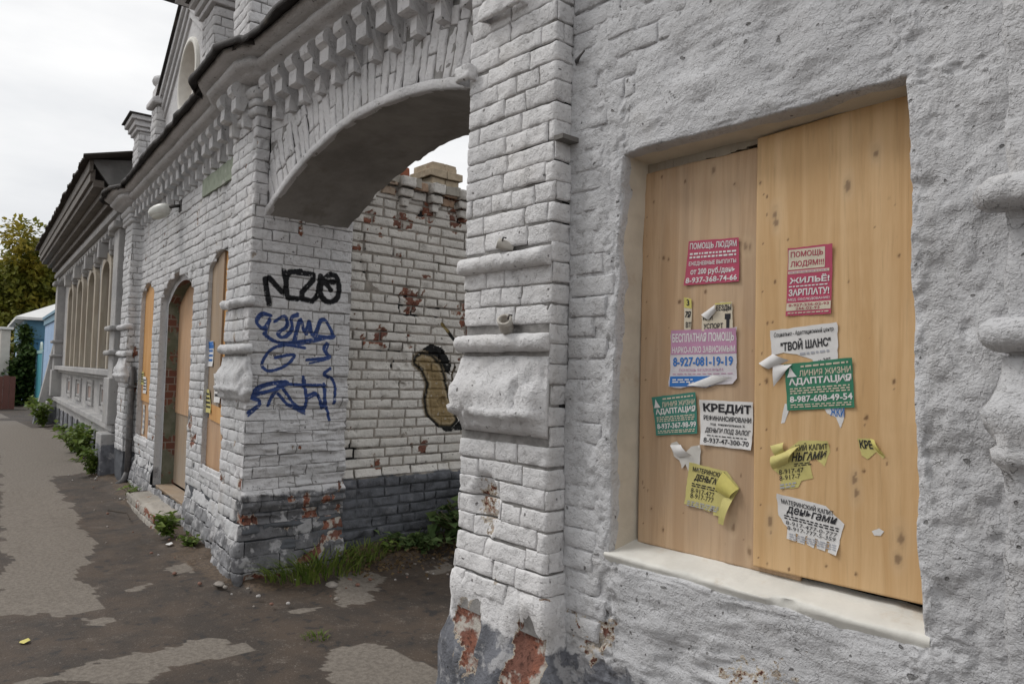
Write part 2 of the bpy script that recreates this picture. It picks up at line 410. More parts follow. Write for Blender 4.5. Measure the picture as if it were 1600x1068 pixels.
PLY_A = wood_mat('plywood_dull', (.57, .395, .245), (.45, .29, .165), grey=.25, axis=(20, 20, 1.0))
PLY_B = wood_mat('plywood_yellow', (.67, .455, .245), (.56, .35, .165), axis=(20, 20, 1.0))
PLY_C = wood_mat('plywood_tan', (.52, .33, .19), (.42, .25, .14), grey=.2, axis=(9, 9, 1.3))
PLY_D = wood_mat('plywood_orange', (.60, .34, .13), (.50, .25, .08), axis=(9, 9, 1.3))
PLY_E = wood_mat('plywood_weathered', (.36, .26, .17), (.28, .20, .13), grey=.55, axis=(9, 9, 1.3))
OLDWOOD = wood_mat('weathered_grey_boards', (.125, .105, .088), (.08, .067, .056), axis=(1.1, 9, 26), grey=.2, spots=False, streak=(.06, .05, .043))
OLDPAINT = wood_mat('peeling_cream_joinery', (.44, .39, .31), (.33, .275, .21), axis=(9, 9, 1.5), grey=.5, spots=False)
def rgbm(name, c, rough=.7, var=.1): return plain(name, c, rough, var, 30, .15, .001)

# ------------------------------------------------------------------ traced spray paint (y, z on the wall) and dry asphalt (x, y)
BLK = [[(0.034, 1.945), (-0.013, 2.162), (0.17, 2.0), (0.136, 2.187)], [(0.263, 2.202), (0.154, 2.181), (0.156, 1.999), (0.244, 1.998)], [(0.236, 2.19), (0.396, 2.19), (0.243, 2.007), (0.394, 1.985), (0.419, 2.184)], [(0.493, 2.205), (0.426, 2.149), (0.421, 2.041), (0.481, 1.988), (0.559, 2.017), (0.58, 2.11), (0.552, 2.199), (0.493, 2.205)], [(0.534, 2.151), (0.446, 2.147), (0.511, 2.089)]]
BLU = [[(0.052, 1.861), (-0.019, 1.882), (-0.063, 1.811), (0.004, 1.756), (0.055, 1.862), (-0.004, 1.731), (0.076, 1.684)], [(0.08, 1.821), (0.157, 1.878), (0.179, 1.793), (0.092, 1.736), (0.147, 1.701), (0.216, 1.778), (0.194, 1.863), (0.248, 1.888)], [(0.228, 1.691), (0.267, 1.886), (0.31, 1.731), (0.342, 1.874), (0.368, 1.698), (0.446, 1.908), (0.557, 1.722), (0.423, 1.737)], [(0.005, 1.731), (0.112, 1.665), (0.293, 1.691), (0.54, 1.743)], [(0.313, 1.643), (0.184, 1.663), (0.061, 1.632), (-0.012, 1.511), (0.051, 1.459), (0.19, 1.513), (0.259, 1.602), (0.099, 1.566)], [(0.484, 1.686), (0.457, 1.631), (0.523, 1.579), (0.336, 1.556)], [(-0.087, 1.294), (0.002, 1.377), (0.231, 1.405), (0.073, 1.327), (-0.099, 1.302), (0.024, 1.256), (-0.083, 1.178)], [(0.06, 1.226), (0.124, 1.378), (0.18, 1.327), (0.275, 1.206), (0.353, 1.213), (0.313, 1.432)], [(0.127, 1.31), (0.202, 1.233), (0.336, 1.184)], [(0.346, 1.292), (0.421, 1.327), (0.481, 1.167), (0.48, 1.381)], [(0.52, 1.498), (0.454, 1.452), (0.577, 1.414), (0.56, 1.238)], [(0.48, 1.292), (0.536, 1.112)], [(0.196, 1.379), (0.324, 1.371), (0.457, 1.372)]]
SOLE = [(1.329, 1.606), (1.4, 1.649), (1.499, 1.632), (1.603, 1.553), (1.66, 1.388), (1.732, 1.18), (1.789, 1.075), (1.725, 1.014), (1.596, 1.029), (1.481, 1.123), (1.439, 1.245), (1.471, 1.387), (1.405, 1.507), (1.331, 1.556)]
SB1 = [(1.399, 1.679), (1.496, 1.73), (1.624, 1.688), (1.719, 1.556), (1.696, 1.472), (1.656, 1.492), (1.588, 1.604), (1.461, 1.661)]
SB2 = [(1.519, 1.082), (1.675, 0.975), (1.858, 0.989), (1.828, 1.084), (1.739, 1.003), (1.622, 1.013)]
SK = [(1.603, 1.905), (1.683, 1.826), (1.834, 1.676)]
SHOE = [(1.759, 1.536), (1.722, 1.472), (1.738, 1.389)]
DRY = [[(-11.776, -0.707), (-11.873, -0.257), (-9.428, -0.356), (-8.145, -0.434), (-7.045, -0.564), (-6.013, -0.723), (-5.673, -0.946), (-5.097, -0.871), (-4.922, -0.942), (-4.932, -1.14), (-5.172, -1.267), (-5.196, -1.391)], [(-19.209, 0.065), (-18.857, 0.85), (-15.327, 0.836), (-11.146, 0.311), (-10.772, -0.203), (-11.283, -0.482), (-11.776, -0.707)], [(-4.005, -1.466), (-4.015, -1.097), (-3.928, -0.791), (-4.046, -0.659), (-3.874, -0.41), (-3.747, -0.494), (-3.724, -0.666), (-3.781, -0.864), (-3.644, -1.015)], [(-3.523, -0.168), (-3.468, 0.033), (-3.1, 0.122), (-2.718, 0.142), (-3.05, -0.273)], [(-5.622, -0.342), (-5.637, -0.156), (-5.344, -0.168), (-5.457, -0.346)], [(-5.263, -0.646), (-5.202, -0.542), (-5.114, -0.566), (-5.155, -0.665)], [(-4.747, -1.043), (-4.683, -0.891), (-4.557, -0.935), (-4.633, -1.033)], [(-4.27, 0.209), (-4.59, 0.568), (-4.412, 0.778), (-4.198, 0.686), (-4.098, 0.391), (-4.107, 0.214)], [(-4.509, 1.239), (-4.504, 1.496), (-4.321, 1.313), (-4.324, 1.137)], [(-4.198, -0.042), (-4.243, 0.181), (-4.083, 0.05), (-4.1, -0.066)]]
BE = math.radians(4.8); PD = np.array([-math.cos(BE), math.sin(BE)]); PN = np.array([-math.sin(BE), -math.cos(BE)]); P0 = np.array([-4.9, 0.])
def PV(s, off=0., z=0.):
    p = P0 + PD * s + PN * off; return (float(p[0]), float(p[1]), float(z))
def P2(s, off=0.): return P0 + PD * s + PN * off

# ================================================================== GROUND
def axis(pts):
    out = [pts[0][0]]
    for (a, _), (b, st) in zip(pts[:-1], pts[1:]): out += list(np.linspace(a, b, max(int(round((b - a) / st)), 1) + 1)[1:])
    return np.array(out)
gx = axis([(-900, 0), (-80, 80), (-30, 2.), (-14, .25), (-8, .07), (-1.2, .03), (2, .1), (10, 1.), (60, 10), (600, 90)])
gy = axis([(-700, 0), (-60, 80), (-12, 4.), (-4, .5), (-2.2, .06), (2.3, .03), (6, .12), (30, 3), (600, 80)])
GX, GY = [a.ravel() for a in np.meshgrid(gx, gy, indexing='ij')]
GP = np.stack([GX, GY, 0 * GX], 1)
near = np.exp(-np.clip(np.hypot(GX + 5, GY) - 4, 0, None) / 6)
wallY = np.where(GX < -4.9, -(GX + 4.9) * math.tan(BE), np.where(GX > -2.45, -.1, 9.))
dw = np.abs(np.where(GX < -4.85, GY - wallY, np.where(GX > -2.45, GY - wallY, 9)))
dw = np.where((GX < -4.85) & (GY > wallY) | (GX > -2.45) & (GY > wallY), 0, dw)
dw = np.minimum(dw, np.where((GY > -.1) & (GX > -4.9), np.abs(GX + 4.88), 9))
gz = near * (fbm(GP, .9, 3, 201) * .022 + fbm(GP, 5, 3, 207) * .006 + fbm(GP, 16, 3, 211) * .0025)
soil = sst(.42, .05, dw + fbm(GP, 3.2, 4, 221) * .22)
gz = gz + soil * (.035 + fbm(GP, 11, 3, 231) * .016 + fbm(GP, 30, 2, 237) * .008)
gz = gz + .10 * sst(.5, .0, np.abs(GX + 4.85)) * sst(.55, .9, GY) * (GY < 4)          # soil bank along the yard wall
gz = gz + .05 * sst(.35, .0, np.hypot((GX + 4.55) * .7, GY - .45))
gz = gz - .03 * sst(.5, .1, np.hypot((GX + 7.6) * .6, (GY + .35)))                     # sunken patch by the doorstep
dry = np.zeros(len(GX)); wx = GX + fbm(GP, 4, 4, 241) * .16 + fbm(GP, 15, 3, 243) * .05; wy = GY + fbm(GP, 4, 4, 251) * .12 + fbm(GP, 15, 3, 253) * .04
for P in DRY: dry = np.maximum(dry, inpoly(wx, wy, P).astype(float))
dry = np.maximum(dry, ((GX < -13) & (GY < .6) & (fbm(GP, .5, 4, 261) > -.22)).astype(float))
dry = np.maximum(dry, ((GY < -1.6) & (fbm(GP, .55, 4, 263) > -.05)).astype(float))
k = NT('worn_asphalt')
dr = k.attr('dry'); so_ = k.attr('soil')
n1 = k.noise(3, 6, .6); n2 = k.noise(38, 5, .7); n3 = k.noise(140, 3, .6); n4 = k.noise(9, 6, .65)
dryc = k.mix(k.ramp(n2, .35, .65), (.205, .180, .152), (.140, .121, .103))
wet = k.mix(k.ramp(n1, .35, .65), (.050, .040, .033), (.076, .056, .042)); wet = k.mix(k.ramp(n2, .58, .72), wet, (.11, .09, .074))
wet = k.mix(k.ramp(n4, .58, .68), wet, (.098, .078, .063))
wet = k.mix(k.ramp(n4, .36, .44, 1, 0), wet, (.034, .030, .028))
fd = k.ramp(k.mth('ADD', dr, k.mth('MULTIPLY', k.mth('ADD', k.mth('MULTIPLY', k.mth('SUBTRACT', k.noise(24, 5, .65), .5), .9), k.mth('MULTIPLY', k.mth('SUBTRACT', n4, .5), 1.6)))), .30, .72)
col = k.mix(fd, wet, dryc)
vo = k.n('ShaderNodeTexVoronoi', {'Vector': k.pos(), 'Scale': 95.}, out=0); vc = vo.node.outputs[1]
peb = k.mth('MULTIPLY', k.ramp(k.n('ShaderNodeSeparateColor', {0: vc}), .84, .88), k.ramp(n4, .45, .6))
peb = k.mth('MULTIPLY', peb, k.ramp(vo, .42, .5, 1, 0))
col = k.mix(k.mth('MULTIPLY', peb, .3), col, (.30, .27, .24))
soilc = k.mix(k.ramp(n2, .4, .62), (.115, .082, .056), (.062, .045, .033)); soilc = k.mix(k.mth('MULTIPLY', peb, .3), soilc, (.26, .23, .20))
fs = k.ramp(k.mth('ADD', so_, k.mth('MULTIPLY', k.mth('SUBTRACT', n4, .5), .9)), .35, .6)
col = k.mix(fs, col, soilc)
ro = k.mth('ADD', .72, k.mth('MULTIPLY', fd, .22))
nb = k.bump(n2, .5, .008); nb = k.bump(vo, -.0 + .25, .004, nb); nb = k.bump(n3, .4, .002, nb)
ASPH = k.fin(col, ro, nb, .3)
g = mesh('ground', np.stack([GX, GY, gz], 1), gridq(len(gx), len(gy)), ASPH, None, {'dry': dry, 'soil': np.clip(soil * near * 1.2, 0, 1)}); g['kind'] = 'structure'

# ================================================================== NEAR BUILDING (plastered wall with the boarded window)
NB = thing('plastered_building', 'pale grey plastered brick building with a boarded window, right of the gateway arch', 'building', (-1.1, .25, 0))
WX0, WX1, WZ0, WZ1 = -1.648, -.668, .838, 2.305
def edges(z): return -1.664 + (z - .86) * .018, -.652 - (z - .86) * .024
def fine_lines(e): return np.array([e + d for d in np.concatenate([np.arange(-.034, .036, .0035)])])
xs = np.unique(np.concatenate([np.arange(-1.93, WX0 - .035, .0085), fine_lines(WX0), np.arange(WX0 + .04, WX1 - .036, .03), fine_lines(WX1), np.arange(WX1 + .038, -.30, .0085)]).round(5))
zs = np.unique(np.concatenate([np.arange(-.06, WZ0 - .035, .0085), fine_lines(WZ0), np.arange(WZ0 + .04, WZ1 - .036, .0095), fine_lines(WZ1), np.arange(WZ1 + .038, 3.06, .0085), np.arange(3.06, 3.62, .05)]).round(5))
XX, ZZ = [a.ravel() for a in np.meshgrid(xs, zs, indexing='ij')]
B = np.stack([XX, 0 * XX, ZZ], 1)
xl, xr = edges(ZZ); hat = lambda p, c: np.clip(1 - np.abs(p - c) / .25, 0, 1)
wob = fbm(B * np.array([0, 0, 1]), 7, 4, 301) * .008
X2 = XX + (xl - WX0 + wob) * hat(XX, WX0) + (xr - WX1 + wob[::-1]) * hat(XX, WX1)
Z2 = ZZ + fbm(B * np.array([1, 0, 0]), 6, 4, 311) * .009 * hat(ZZ, WZ1) + fbm(B * np.array([1, 0, 0]), 9, 4, 313) * .010 * hat(ZZ, WZ0)
t = np.minimum(np.minimum(XX - WX0, WX1 - XX), np.minimum(ZZ - WZ0, WZ1 - ZZ))
low = sst(.95, .6, ZZ)
h = fbm(B, 1.6, 3, 321) * .008 + fbm(B, 6, 4, 323) * (.0042 + .012 * low) + fbm(B, 25, 4, 327) * (.0050 + .005 * low) + fbm(B, 55, 2, 329) * .0025
fl = fbm(B, 8.5, 5, 331); h += sst(.02, .04, fl) * .004 + sst(.20, .22, fl) * .0045 - sst(-.20, -.22, fl) * .006 - .005 * sst(.32, .36, fbm(B, 13, 4, 333))
flw = fbm(B, 4.5, 5, 337); h -= low * sst(.12, .16, flw) * .010
ridge = np.abs(fbm(B * np.array([1, 1, 2.2]), 4.2, 4, 341)); h += low * sst(.07, .0, ridge) * .008
h += sst(.0, -.03, t) * sst(-.16, -.03, t) * .004                      # plaster swelling round the opening
h += .045 * sst(.34, .02, ZZ + fbm(B, 4, 3, 345) * .12)
dep = -.17 * sst(-.010, .016, t + fbm(B, 18, 3, 351) * .003)
hh = h * np.where(t > .008, .25, 1) + dep
hh = np.where(XX < -1.905, hh - .02, hh)
chip = sst(.26, .36, fbm(B, 5.2, 5, 361) + .16 * low - .10) * sst(.9, .5, ZZ) * .62
Q = gridq(len(xs), len(zs)); tf = t[Q].mean(1); keep = tf < .05
o = mesh('plaster', np.stack([X2, -hh, Z2], 1), Q[keep], None, None, {'chip': chip}, mats=[PAINT_NEAR_DIM, CREAM], midx=(tf[keep] > -.0015).astype(int)); adopt(o, NB)
b_ = Buf().box((-1.95, .18, -.1), (WX0 - .03, .55, 3.6)).box((WX1 + .03, .18, -.1), (.6, .55, 3.6)).box((WX0 - .03, .18, -.1), (WX1 + .03, .55, WZ0 - .05)).box((WX0 - .03, .18, WZ1 + .05), (WX1 + .03, .55, 3.6)).box((WX0 - .03, .45, WZ0 - .05), (WX1 + .03, .55, WZ1 + .05))
b_.make('wall', DARK, NB)
# sill: sloping painted slab with a broken front edge
us = np.arange(-1.69, -.622, .008); vs = np.concatenate([np.linspace(0, .15, 10), [.155, .158, .158]])
UU, VV = [a.ravel() for a in np.meshgrid(us, vs, indexing='ij')]
B = np.stack([UU, VV * 0, VV], 1); edge = fbm(B * np.array([1, 0, 0]), 9, 5, 371) * .020 + sst(.15, .3, fbm(B * np.array([1, 0, 0]), 5, 4, 373)) * -.016
Yv = .145 - VV * (1.02) + edge * 0; zt = .893 - VV * .24 + fbm(B, 12, 4, 375) * .007
j = np.tile(np.arange(len(vs)), len(us)); Yv = np.where(j >= 10, -.007 - edge * .6 + .002 * (j == 11), Yv); Yv = np.where((j == 9), -.003 - edge * .6, Yv)
zt = np.where(j == 10, .851 + edge * .3, np.where(j == 11, .842 + edge * .5, np.where(j == 12, .80, zt))); Yv = np.where(j == 12, .02, Yv)
o = mesh('sill', np.stack([UU, Yv, zt], 1), gridq(len(us), len(vs), True), CREAM_SILL); adopt(o, NB)
# old frame strip above the left board
b_ = Buf(); us = np.linspace(-1.63, -1.14, 26); 
for a, c in zip(us[:-1], us[1:]): b_.box((a, .128 + .002 * random.random(), 2.255 + random.uniform(-.008, .004) + (a + 1.63) * .05), (c, .15, 2.34))
b_.make('frame_strip', OLDPAINT, NB, rough=.004)
# bricks reading through the plaster by the pier and above the window
NPATH = Path([(-1.9, 0), (-.3, 0)], 1)
pt = []
for (u0, u1, z0, z1) in lay(0, .64, .52, 3.3, seed=4):
    rgt = (.19 + .05 * vn(np.array([[z0 * 9, 1, 2]]))[0]) if z0 < 2.42 else .2 + (z0 - 2.42) * 1.15
    u1 = min(u1, rgt)
    if u1 - u0 < .05: continue
    pt.append(brick_patch(NPATH, u0, u1, z0, z1, .02, .012, lambda U, Z, B: (.0065 + .006 * (Z > 2.42) - sst(.05, .2, U) * .002 - sst(.15, .62, U) * .006 * (Z > 2.4), 0 * U), 1.1, .014))
place_bricks(NB, pt, PAINT_NEAR_DIM)
# right pilaster, same profile as the gate piers
RP = Path([(-.448, .05), (-.448, -.085), (.16, -.085), (.16, .05)], 1)
V, Q, at = brick_patch(RP, 0, RP.len, -.05, 3.6, .014, .0, lambda U, Z, B: (fbm(B, 5, 4, 381) * .014 - .0045 * sst(.0, .03, fbm(B, 7, 5, 383)), 0 * U), 1.6, tilt=0)
adopt(mesh('pilaster', V, Q, PAINT_NEAR_DIM, None, at), NB)
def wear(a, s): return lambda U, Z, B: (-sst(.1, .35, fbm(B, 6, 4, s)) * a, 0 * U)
mould(RP, .11, RP.len - .02, half_round(1.90, 1.985, .06), 'moulding', PAINT_NEAR_DIM, NB, du=.012, rough=1.6, hf=wear(.03, 391))
mould(RP, .11, RP.len - .02, half_round(1.575, 1.655, .062), 'moulding', PAINT_NEAR_DIM, NB, du=.012, rough=1.4, hf=wear(.012, 393))
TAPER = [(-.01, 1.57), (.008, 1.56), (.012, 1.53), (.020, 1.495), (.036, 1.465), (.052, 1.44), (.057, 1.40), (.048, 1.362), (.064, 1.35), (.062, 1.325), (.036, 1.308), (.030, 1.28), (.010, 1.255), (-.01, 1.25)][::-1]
mould(RP, .12, RP.len - .02, TAPER, 'moulding', PAINT_NEAR_DIM, NB, du=.012, rough=1.8, hf=wear(.03, 397))

# ================================================================== GATEWAY (near pier + arch)
GW = thing('brick_gateway', 'whitewashed brick gateway with a wide shallow arch and a moulded pier', 'gateway', (-3.4, .3, 0))
PP = Path([(-2.45, .62), (-2.45, -.098), (-1.9, -.098), (-1.9, .012)], 1)
UL, UR = PP.corner
def pier_h(U, Z, B):
    g = sst(1.1, .55, np.hypot((B[:, 0] + 2.26) / .10, (Z - .955) / .135) + fbm(B, 12, 3, 401) * .25) * (U < UR - .05) * (U > UL)
    lowc = sst(1.2, .7, Z)
    c = np.maximum(g * .60, sst(.3, .42, fbm(B, 6, 5, 403) + .20 * sst(.75, .5, Z) - .08) * .9 * sst(.95, .6, Z))
    return -g * .035 + .016 * sst(.85, .62, Z) + fbm(B, 4, 3, 405) * .007 * lowc, c
def pblock(z):
    if 1.25 < z < 1.665 or 1.915 < z < 2.005: return [(0, UR - .012)]
    return []
pt = []
for (u0, u1, z0, z1) in lay(.45, PP.len, .58, 3.6, pitch=.0795, blocked=pblock, seed=21):
    pt.append(brick_patch(PP, u0, u1, z0, z1, .018, .010, pier_h, 1.25, .012))
place_bricks(GW, pt, PAINT_PIER_BRIGHT, 200)
us = _lin(0, PP.len, .03); zs2 = _lin(.5, 3.62, .014); UU, ZZ = [a.ravel() for a in np.meshgrid(us, zs2, indexing='ij')]
B = PP.ev(UU, ZZ, 0 * UU); o = mesh('mortar', PP.ev(UU, ZZ, pier_h(UU, ZZ, B)[0] - .0065 + 1.25 * fbm(B, 6, 3, 5) * .0055 - .005 * sst(.30, .42, fbm(B, 17, 3, 23)) + fbm(B, 25, 3, 411) * .0025 - .010 * sst(.05, .3, fbm(B * np.array([1, 1, 3.]), 2.6, 3, 413))), gridq(len(us), len(zs2)), MORTAR); adopt(o, GW)
mould(PP, UL - .3, UR - .004, half_round(1.92, 1.995, .040), 'moulding', PAINT_PIER_BRIGHT, GW, du=.012, rough=1.5, hf=wear(.012, 421), fade=.02)
mould(PP, UL - .3, UR - .004, half_round(1.585, 1.658, .042), 'moulding', PAINT_PIER_BRIGHT, GW, du=.012, rough=1.5, hf=wear(.012, 423), fade=.035)
mould(PP, UL - .3, UR - .004, TAPER, 'moulding', PAINT_PIER_BRIGHT, GW, du=.010, rough=2.2, fade=.07, hf=wear(.035, 425))
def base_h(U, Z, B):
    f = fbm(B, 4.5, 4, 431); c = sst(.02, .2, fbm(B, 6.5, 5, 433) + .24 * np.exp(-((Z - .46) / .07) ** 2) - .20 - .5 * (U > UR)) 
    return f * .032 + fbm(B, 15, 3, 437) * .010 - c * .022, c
mould(PP, UL - .5, PP.len - .002, [(-.02, .67), (.008, .645), (.016, .61), (.02, .57), (.02, .53), (.018, .49), (.022, .45), (.034, .41), (.055, .37), (.07, .32), (.078, .26), (.083, .19), (.088, .1), (.09, .0), (.08, -.06)][::-1], 'pier_base', PAINT_PIER_BRIGHT, GW, du=.014, rough=1.4, hf=base_h)
Buf().box((-2.41, -.035, -.1), (-1.91, .60, 3.62)).make('core', DARK, GW)
# arch wall
AR, ACX, ACZ = 2.9, -3.42, .05
def archz(x): return ACZ + np.sqrt(AR ** 2 - (x - ACX) ** 2)
xa = np.linspace(-4.86, -2.44, 81)
GP_ = Path([(-4.86, 0), (-2.44, 0)], 1)
# mortar face of the arch wall
fr = np.linspace(0, 1, 42); UU, TT = [a.ravel() for a in np.meshgrid(xa, fr, indexing='ij')]
zb = archz(UU) + .02; Zs = zb + (3.62 - zb) * TT; B = np.stack([UU, 0 * UU, Zs], 1)
o = mesh('mortar', np.stack([UU, .0068 - 1.2 * fbm(B, 6, 3, 5) * .0055 + fbm(B, 12, 4, 441) * .0025 + .010 * sst(.05, .3, fbm(B, 3, 3, 443)), Zs], 1), gridq(81, 42), MORTAR); adopt(o, GW)
o = mesh('rear_face', np.stack([UU, .62 + 0 * UU, Zs], 1), gridq(81, 42, True), PAINT_GATE); adopt(o, GW)
ys = np.linspace(-.004, .63, 26); UU, YY = [a.ravel() for a in np.meshgrid(xa, ys, indexing='ij')]; B = np.stack([UU, YY, archz(UU)], 1)
rag = sst(.55, .63, YY) * fbm(B * np.array([1, 0, 0]), 9, 4, 443) * .03
Zs = archz(UU) + fbm(B, 6, 3, 445) * .006 + fbm(B, 22, 3, 447) * .003 + rag
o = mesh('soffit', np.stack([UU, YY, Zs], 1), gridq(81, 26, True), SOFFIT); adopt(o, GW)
class Radial:
    sign = 1
    def ev(s, u, z, h):
        a = np.asarray(u) / AR; return np.stack([ACX + z * np.sin(a), -h + 0 * a, ACZ + z * np.cos(a)], 1)
RD = Radial(); pt = []; u = -AR * math.asin((4.86 - 3.42) / AR) + .01; ue = AR * math.asin((-2.46 + 3.42) / AR); c = 0
r_ = random.Random(5)
while u < ue:
    w = r_.uniform(.062, .078); cut = [.262, .13][r_.random() < .35] + r_.uniform(-.015, .015); top = .41 + r_.uniform(-.012, .012)
    w = min(w, ue - u)
    if w > .03:
        for a, b in ((.052, .052 + cut), (.052 + cut, top)):
            pt.append(brick_patch(RD, u + .004, u + w - .004, AR + a + .004, AR + b - .004, .02, .011, None, 1.25, .009, tilt=1.8))
    u += w
def gblock(z):
    d = (AR + .415) ** 2 - (z - ACZ) ** 2
    if d <= 0: return []
    d = math.sqrt(d); return [(ACX - d + 4.86, ACX + d + 4.86)]
for (u0, u1, z0, z1) in lay(0.01, 2.41, 2.60, 3.52, blocked=gblock, seed=8): pt.append(brick_patch(GP_, u0, u1, z0, z1, .025, .011, None, 1.2, .010))
place_bricks(GW, pt, PAINT_GATE, 295)
# plastered edge band of the arch
V = []; n = 6
for x in np.linspace(-4.86, -2.44, 121):
    a = math.asin((x - ACX) / AR)
    for dr_, yo in ((.0, .02), (-.002, -.012), (.006, -.020), (.044, -.020), (.053, -.012), (.056, .02)):
        r = AR + dr_; p = np.array([[ACX + r * math.sin(a), yo, ACZ + r * math.cos(a)]]); e = float(fbm(p, 14, 3, 451)[0]) * .004
        V.append((p[0, 0], p[0, 1] - e, p[0, 2] + e))
o = mesh('arch_band', V, gridq(121, 6), PAINT_GATE, None, {'chip': np.zeros(len(V))}); adopt(o, GW)
Buf().box((-4.86, .02, 3.3), (-2.4, .6, 3.6)).make('core', DARK, GW)
# broken corbels on the pier and the ledge stub over the arch
for (x, z, w, hgt, dpt) in ((-2.50, 2.835, .10, .05, .11), (-2.33, 3.06, .26, .06, .14)):
    V, Q, at = brick_patch(Path([(x, .02), (x, -.098 - dpt * .4), (x + w, -.098 - dpt * .4), (x + w, .02)], 1), 0, w + 2 * (.1 + dpt * .4), z - hgt, z + hgt * .4, .015, .02, None, 2.2, .012)
    adopt(mesh('corbel', V, Q, PAINT_PIER_BRIGHT, None, {'chip': np.zeros(len(V))}), GW)

# ================================================================== PAVILION (left of the arch)
PVN = thing('brick_pavilion', 'whitewashed brick pavilion with dentil cornice, parapet with round opening and three boarded openings', 'building', PV(2.6, -.3, 0))
FP = Path([(-4.85, .68), P2(-.055, .1), P2(.55, .1), P2(.55, 0), P2(4.85, 0), P2(4.85, .12), P2(5.42, .12), P2(5.42, 0)], -1)
UB = FP.corner[0]; US = FP.corner[2] - .55         # u = s + US on the wall
OPEN = dict(w3=(.74, 1.50, .60, 2.47, .13), door=(2.03, 3.52, .17, 2.44, .22), w1=(3.93, 4.70, .60, 2.47, .13))
def optop(o, s): a, b, z0, z1, r = o; return z1 - r * ((s - (a + b) / 2) / ((b - a) / 2)) ** 2
def fblock(z, ring=.0):
    out = []
    for a, b, z0, z1, r in OPEN.values():
        if z0 < z < z1:
            h_ = (b - a) / 2
            if z > z1 - r: h_ *= math.sqrt(max((z1 - z) / r, 0))
            m_ = (a + b) / 2; out.append((m_ - h_ + US, m_ + h_ + US))
    if z > 2.60: out.append((0, UB - .10))
    if 1.25 < z < 1.665 or 1.915 < z < 2.005: out.append((UB + .012, FP.corner[1] + .05))
    if 1.25 < z < 1.665 or 1.915 < z < 2.005: out.append((FP.corner[4] - .0, FP.corner[5] + .05))
    return out
BLU2 = [[(a + .014 + .01 * math.sin(9 * b), b - .012 + .012 * math.sin(14 * a)) for a, b in st] for st in BLU[:4] + BLU[5:10]]
def spray(B):
    P = np.zeros((len(B), 4)); m = np.abs(B[:, 0] + 4.85) < .1
    if not m.any(): return P
    y, z = B[m, 1], B[m, 2]; c = np.zeros((m.sum(), 4))
    for L_, col, w in ((BLK, (.018, .018, .02), .026), (BLU, (.040, .070, .20), .0165), (BLU2, (.055, .085, .21), .010)):
        for st in L_:
            st = smooth(st, 1 if col[2] < .1 else 2); d = segdist(y, z, st); a = np.clip(1.25 - d / w, 0, 1) * (1 if col[2] < .1 else .86)
            hit = a > c[:, 3]; c[hit, :3] = col; c[:, 3] = np.maximum(c[:, 3], a)
    P[m] = c; return P
def smooth(st, n=2):
    P = [np.array(p) for p in st]
    if len(P) < 4: return P
    for _ in range(n):
        Q = [P[0]]
        for a, b in zip(P[:-1], P[1:]): Q += [a * .78 + b * .22, a * .22 + b * .78]
        P = Q + [P[-1]]
    return P
def far_h(U, Z, B):
    rev = (U < UB)
    lowr = sst(1.25, .7, Z)
    e = fbm(B, 4.5, 4, 501) * .010 * (1 + 1.6 * lowr * rev) + rev * sst(1.75, .95, Z) * (fbm(B * np.array([1, .28, 2.6]), 5.2, 4, 503) * .07 + .020 * sst(.09, .0, np.abs(fbm(B * np.array([1, .25, 2.4]), 4.6, 3, 504))))
    e = e + sst(.75, .3, Z) * fbm(B, 3.6, 4, 505) * .02
    pit = sst(.36, .42, fbm(B, 8, 3, 507)) ; e = e - pit * .012
    c = sst(.30, .40, fbm(B, 7.5, 5, 509) + .20 * np.exp(-((Z - .48) / .16) ** 2) * (U < UB + .1) + .06 * (U > UB - .06) * (U < UB + .05) - .03 - .12 * (Z > 1.1))
    return e - c * .012, c
pt = []; pt2 = []
for (u0, u1, z0, z1) in lay(0, FP.len - .1, .40, 3.56, pitch=.0797, blocked=fblock, seed=31):
    gz_ = u0 < UB and z1 > 1.05 and z0 < 2.28
    ds = max(u0 - UB, 0)
    (pt if u0 < UB - .02 else pt2).append(brick_patch(FP, u0, u1, z0, z1, (.0075 if gz_ else .012) if u0 < UB else (.024 if ds < 1.2 else .045), .003 if (u0 < UB and z0 < 1.3) else .010, far_h, 1.3 if u0 > UB else 1.5, .011, spray if u0 < UB else None))
for (u0, u1, z0, z1) in lay(0, US + 4.85, -.13, .40, pitch=.106, joint=.004, blocked=lambda z: [(US + 2.03, US + 3.52)] if z > .17 else [], seed=33, lens=(.34, .2)):
    def hb(U, Z, B):
        c = np.clip(sst(.0, .16, fbm(B, 3.2, 4, 511) + .26 * np.exp(-((Z - .30) / .13) ** 2) - .05), 0, 1) * (U < UB - .02)
        return fbm(B, 3.4, 4, 513) * .045 + .035 * sst(.42, .12, Z) + fbm(B, 13, 4, 515) * .020 - c * .02, c
    (pt if u0 < UB - .05 else pt2).append(brick_patch(FP, u0, u1, z0, z1, .018 if u0 < UB + 1 else .04, .004, hb, 1.8, .012, tilt=0))
print('pav bricks', len(pt), len(pt2))
place_bricks(PVN, pt, PAINT_FAR, 170); place_bricks(PVN, pt2, PAINT_PAV, 125)
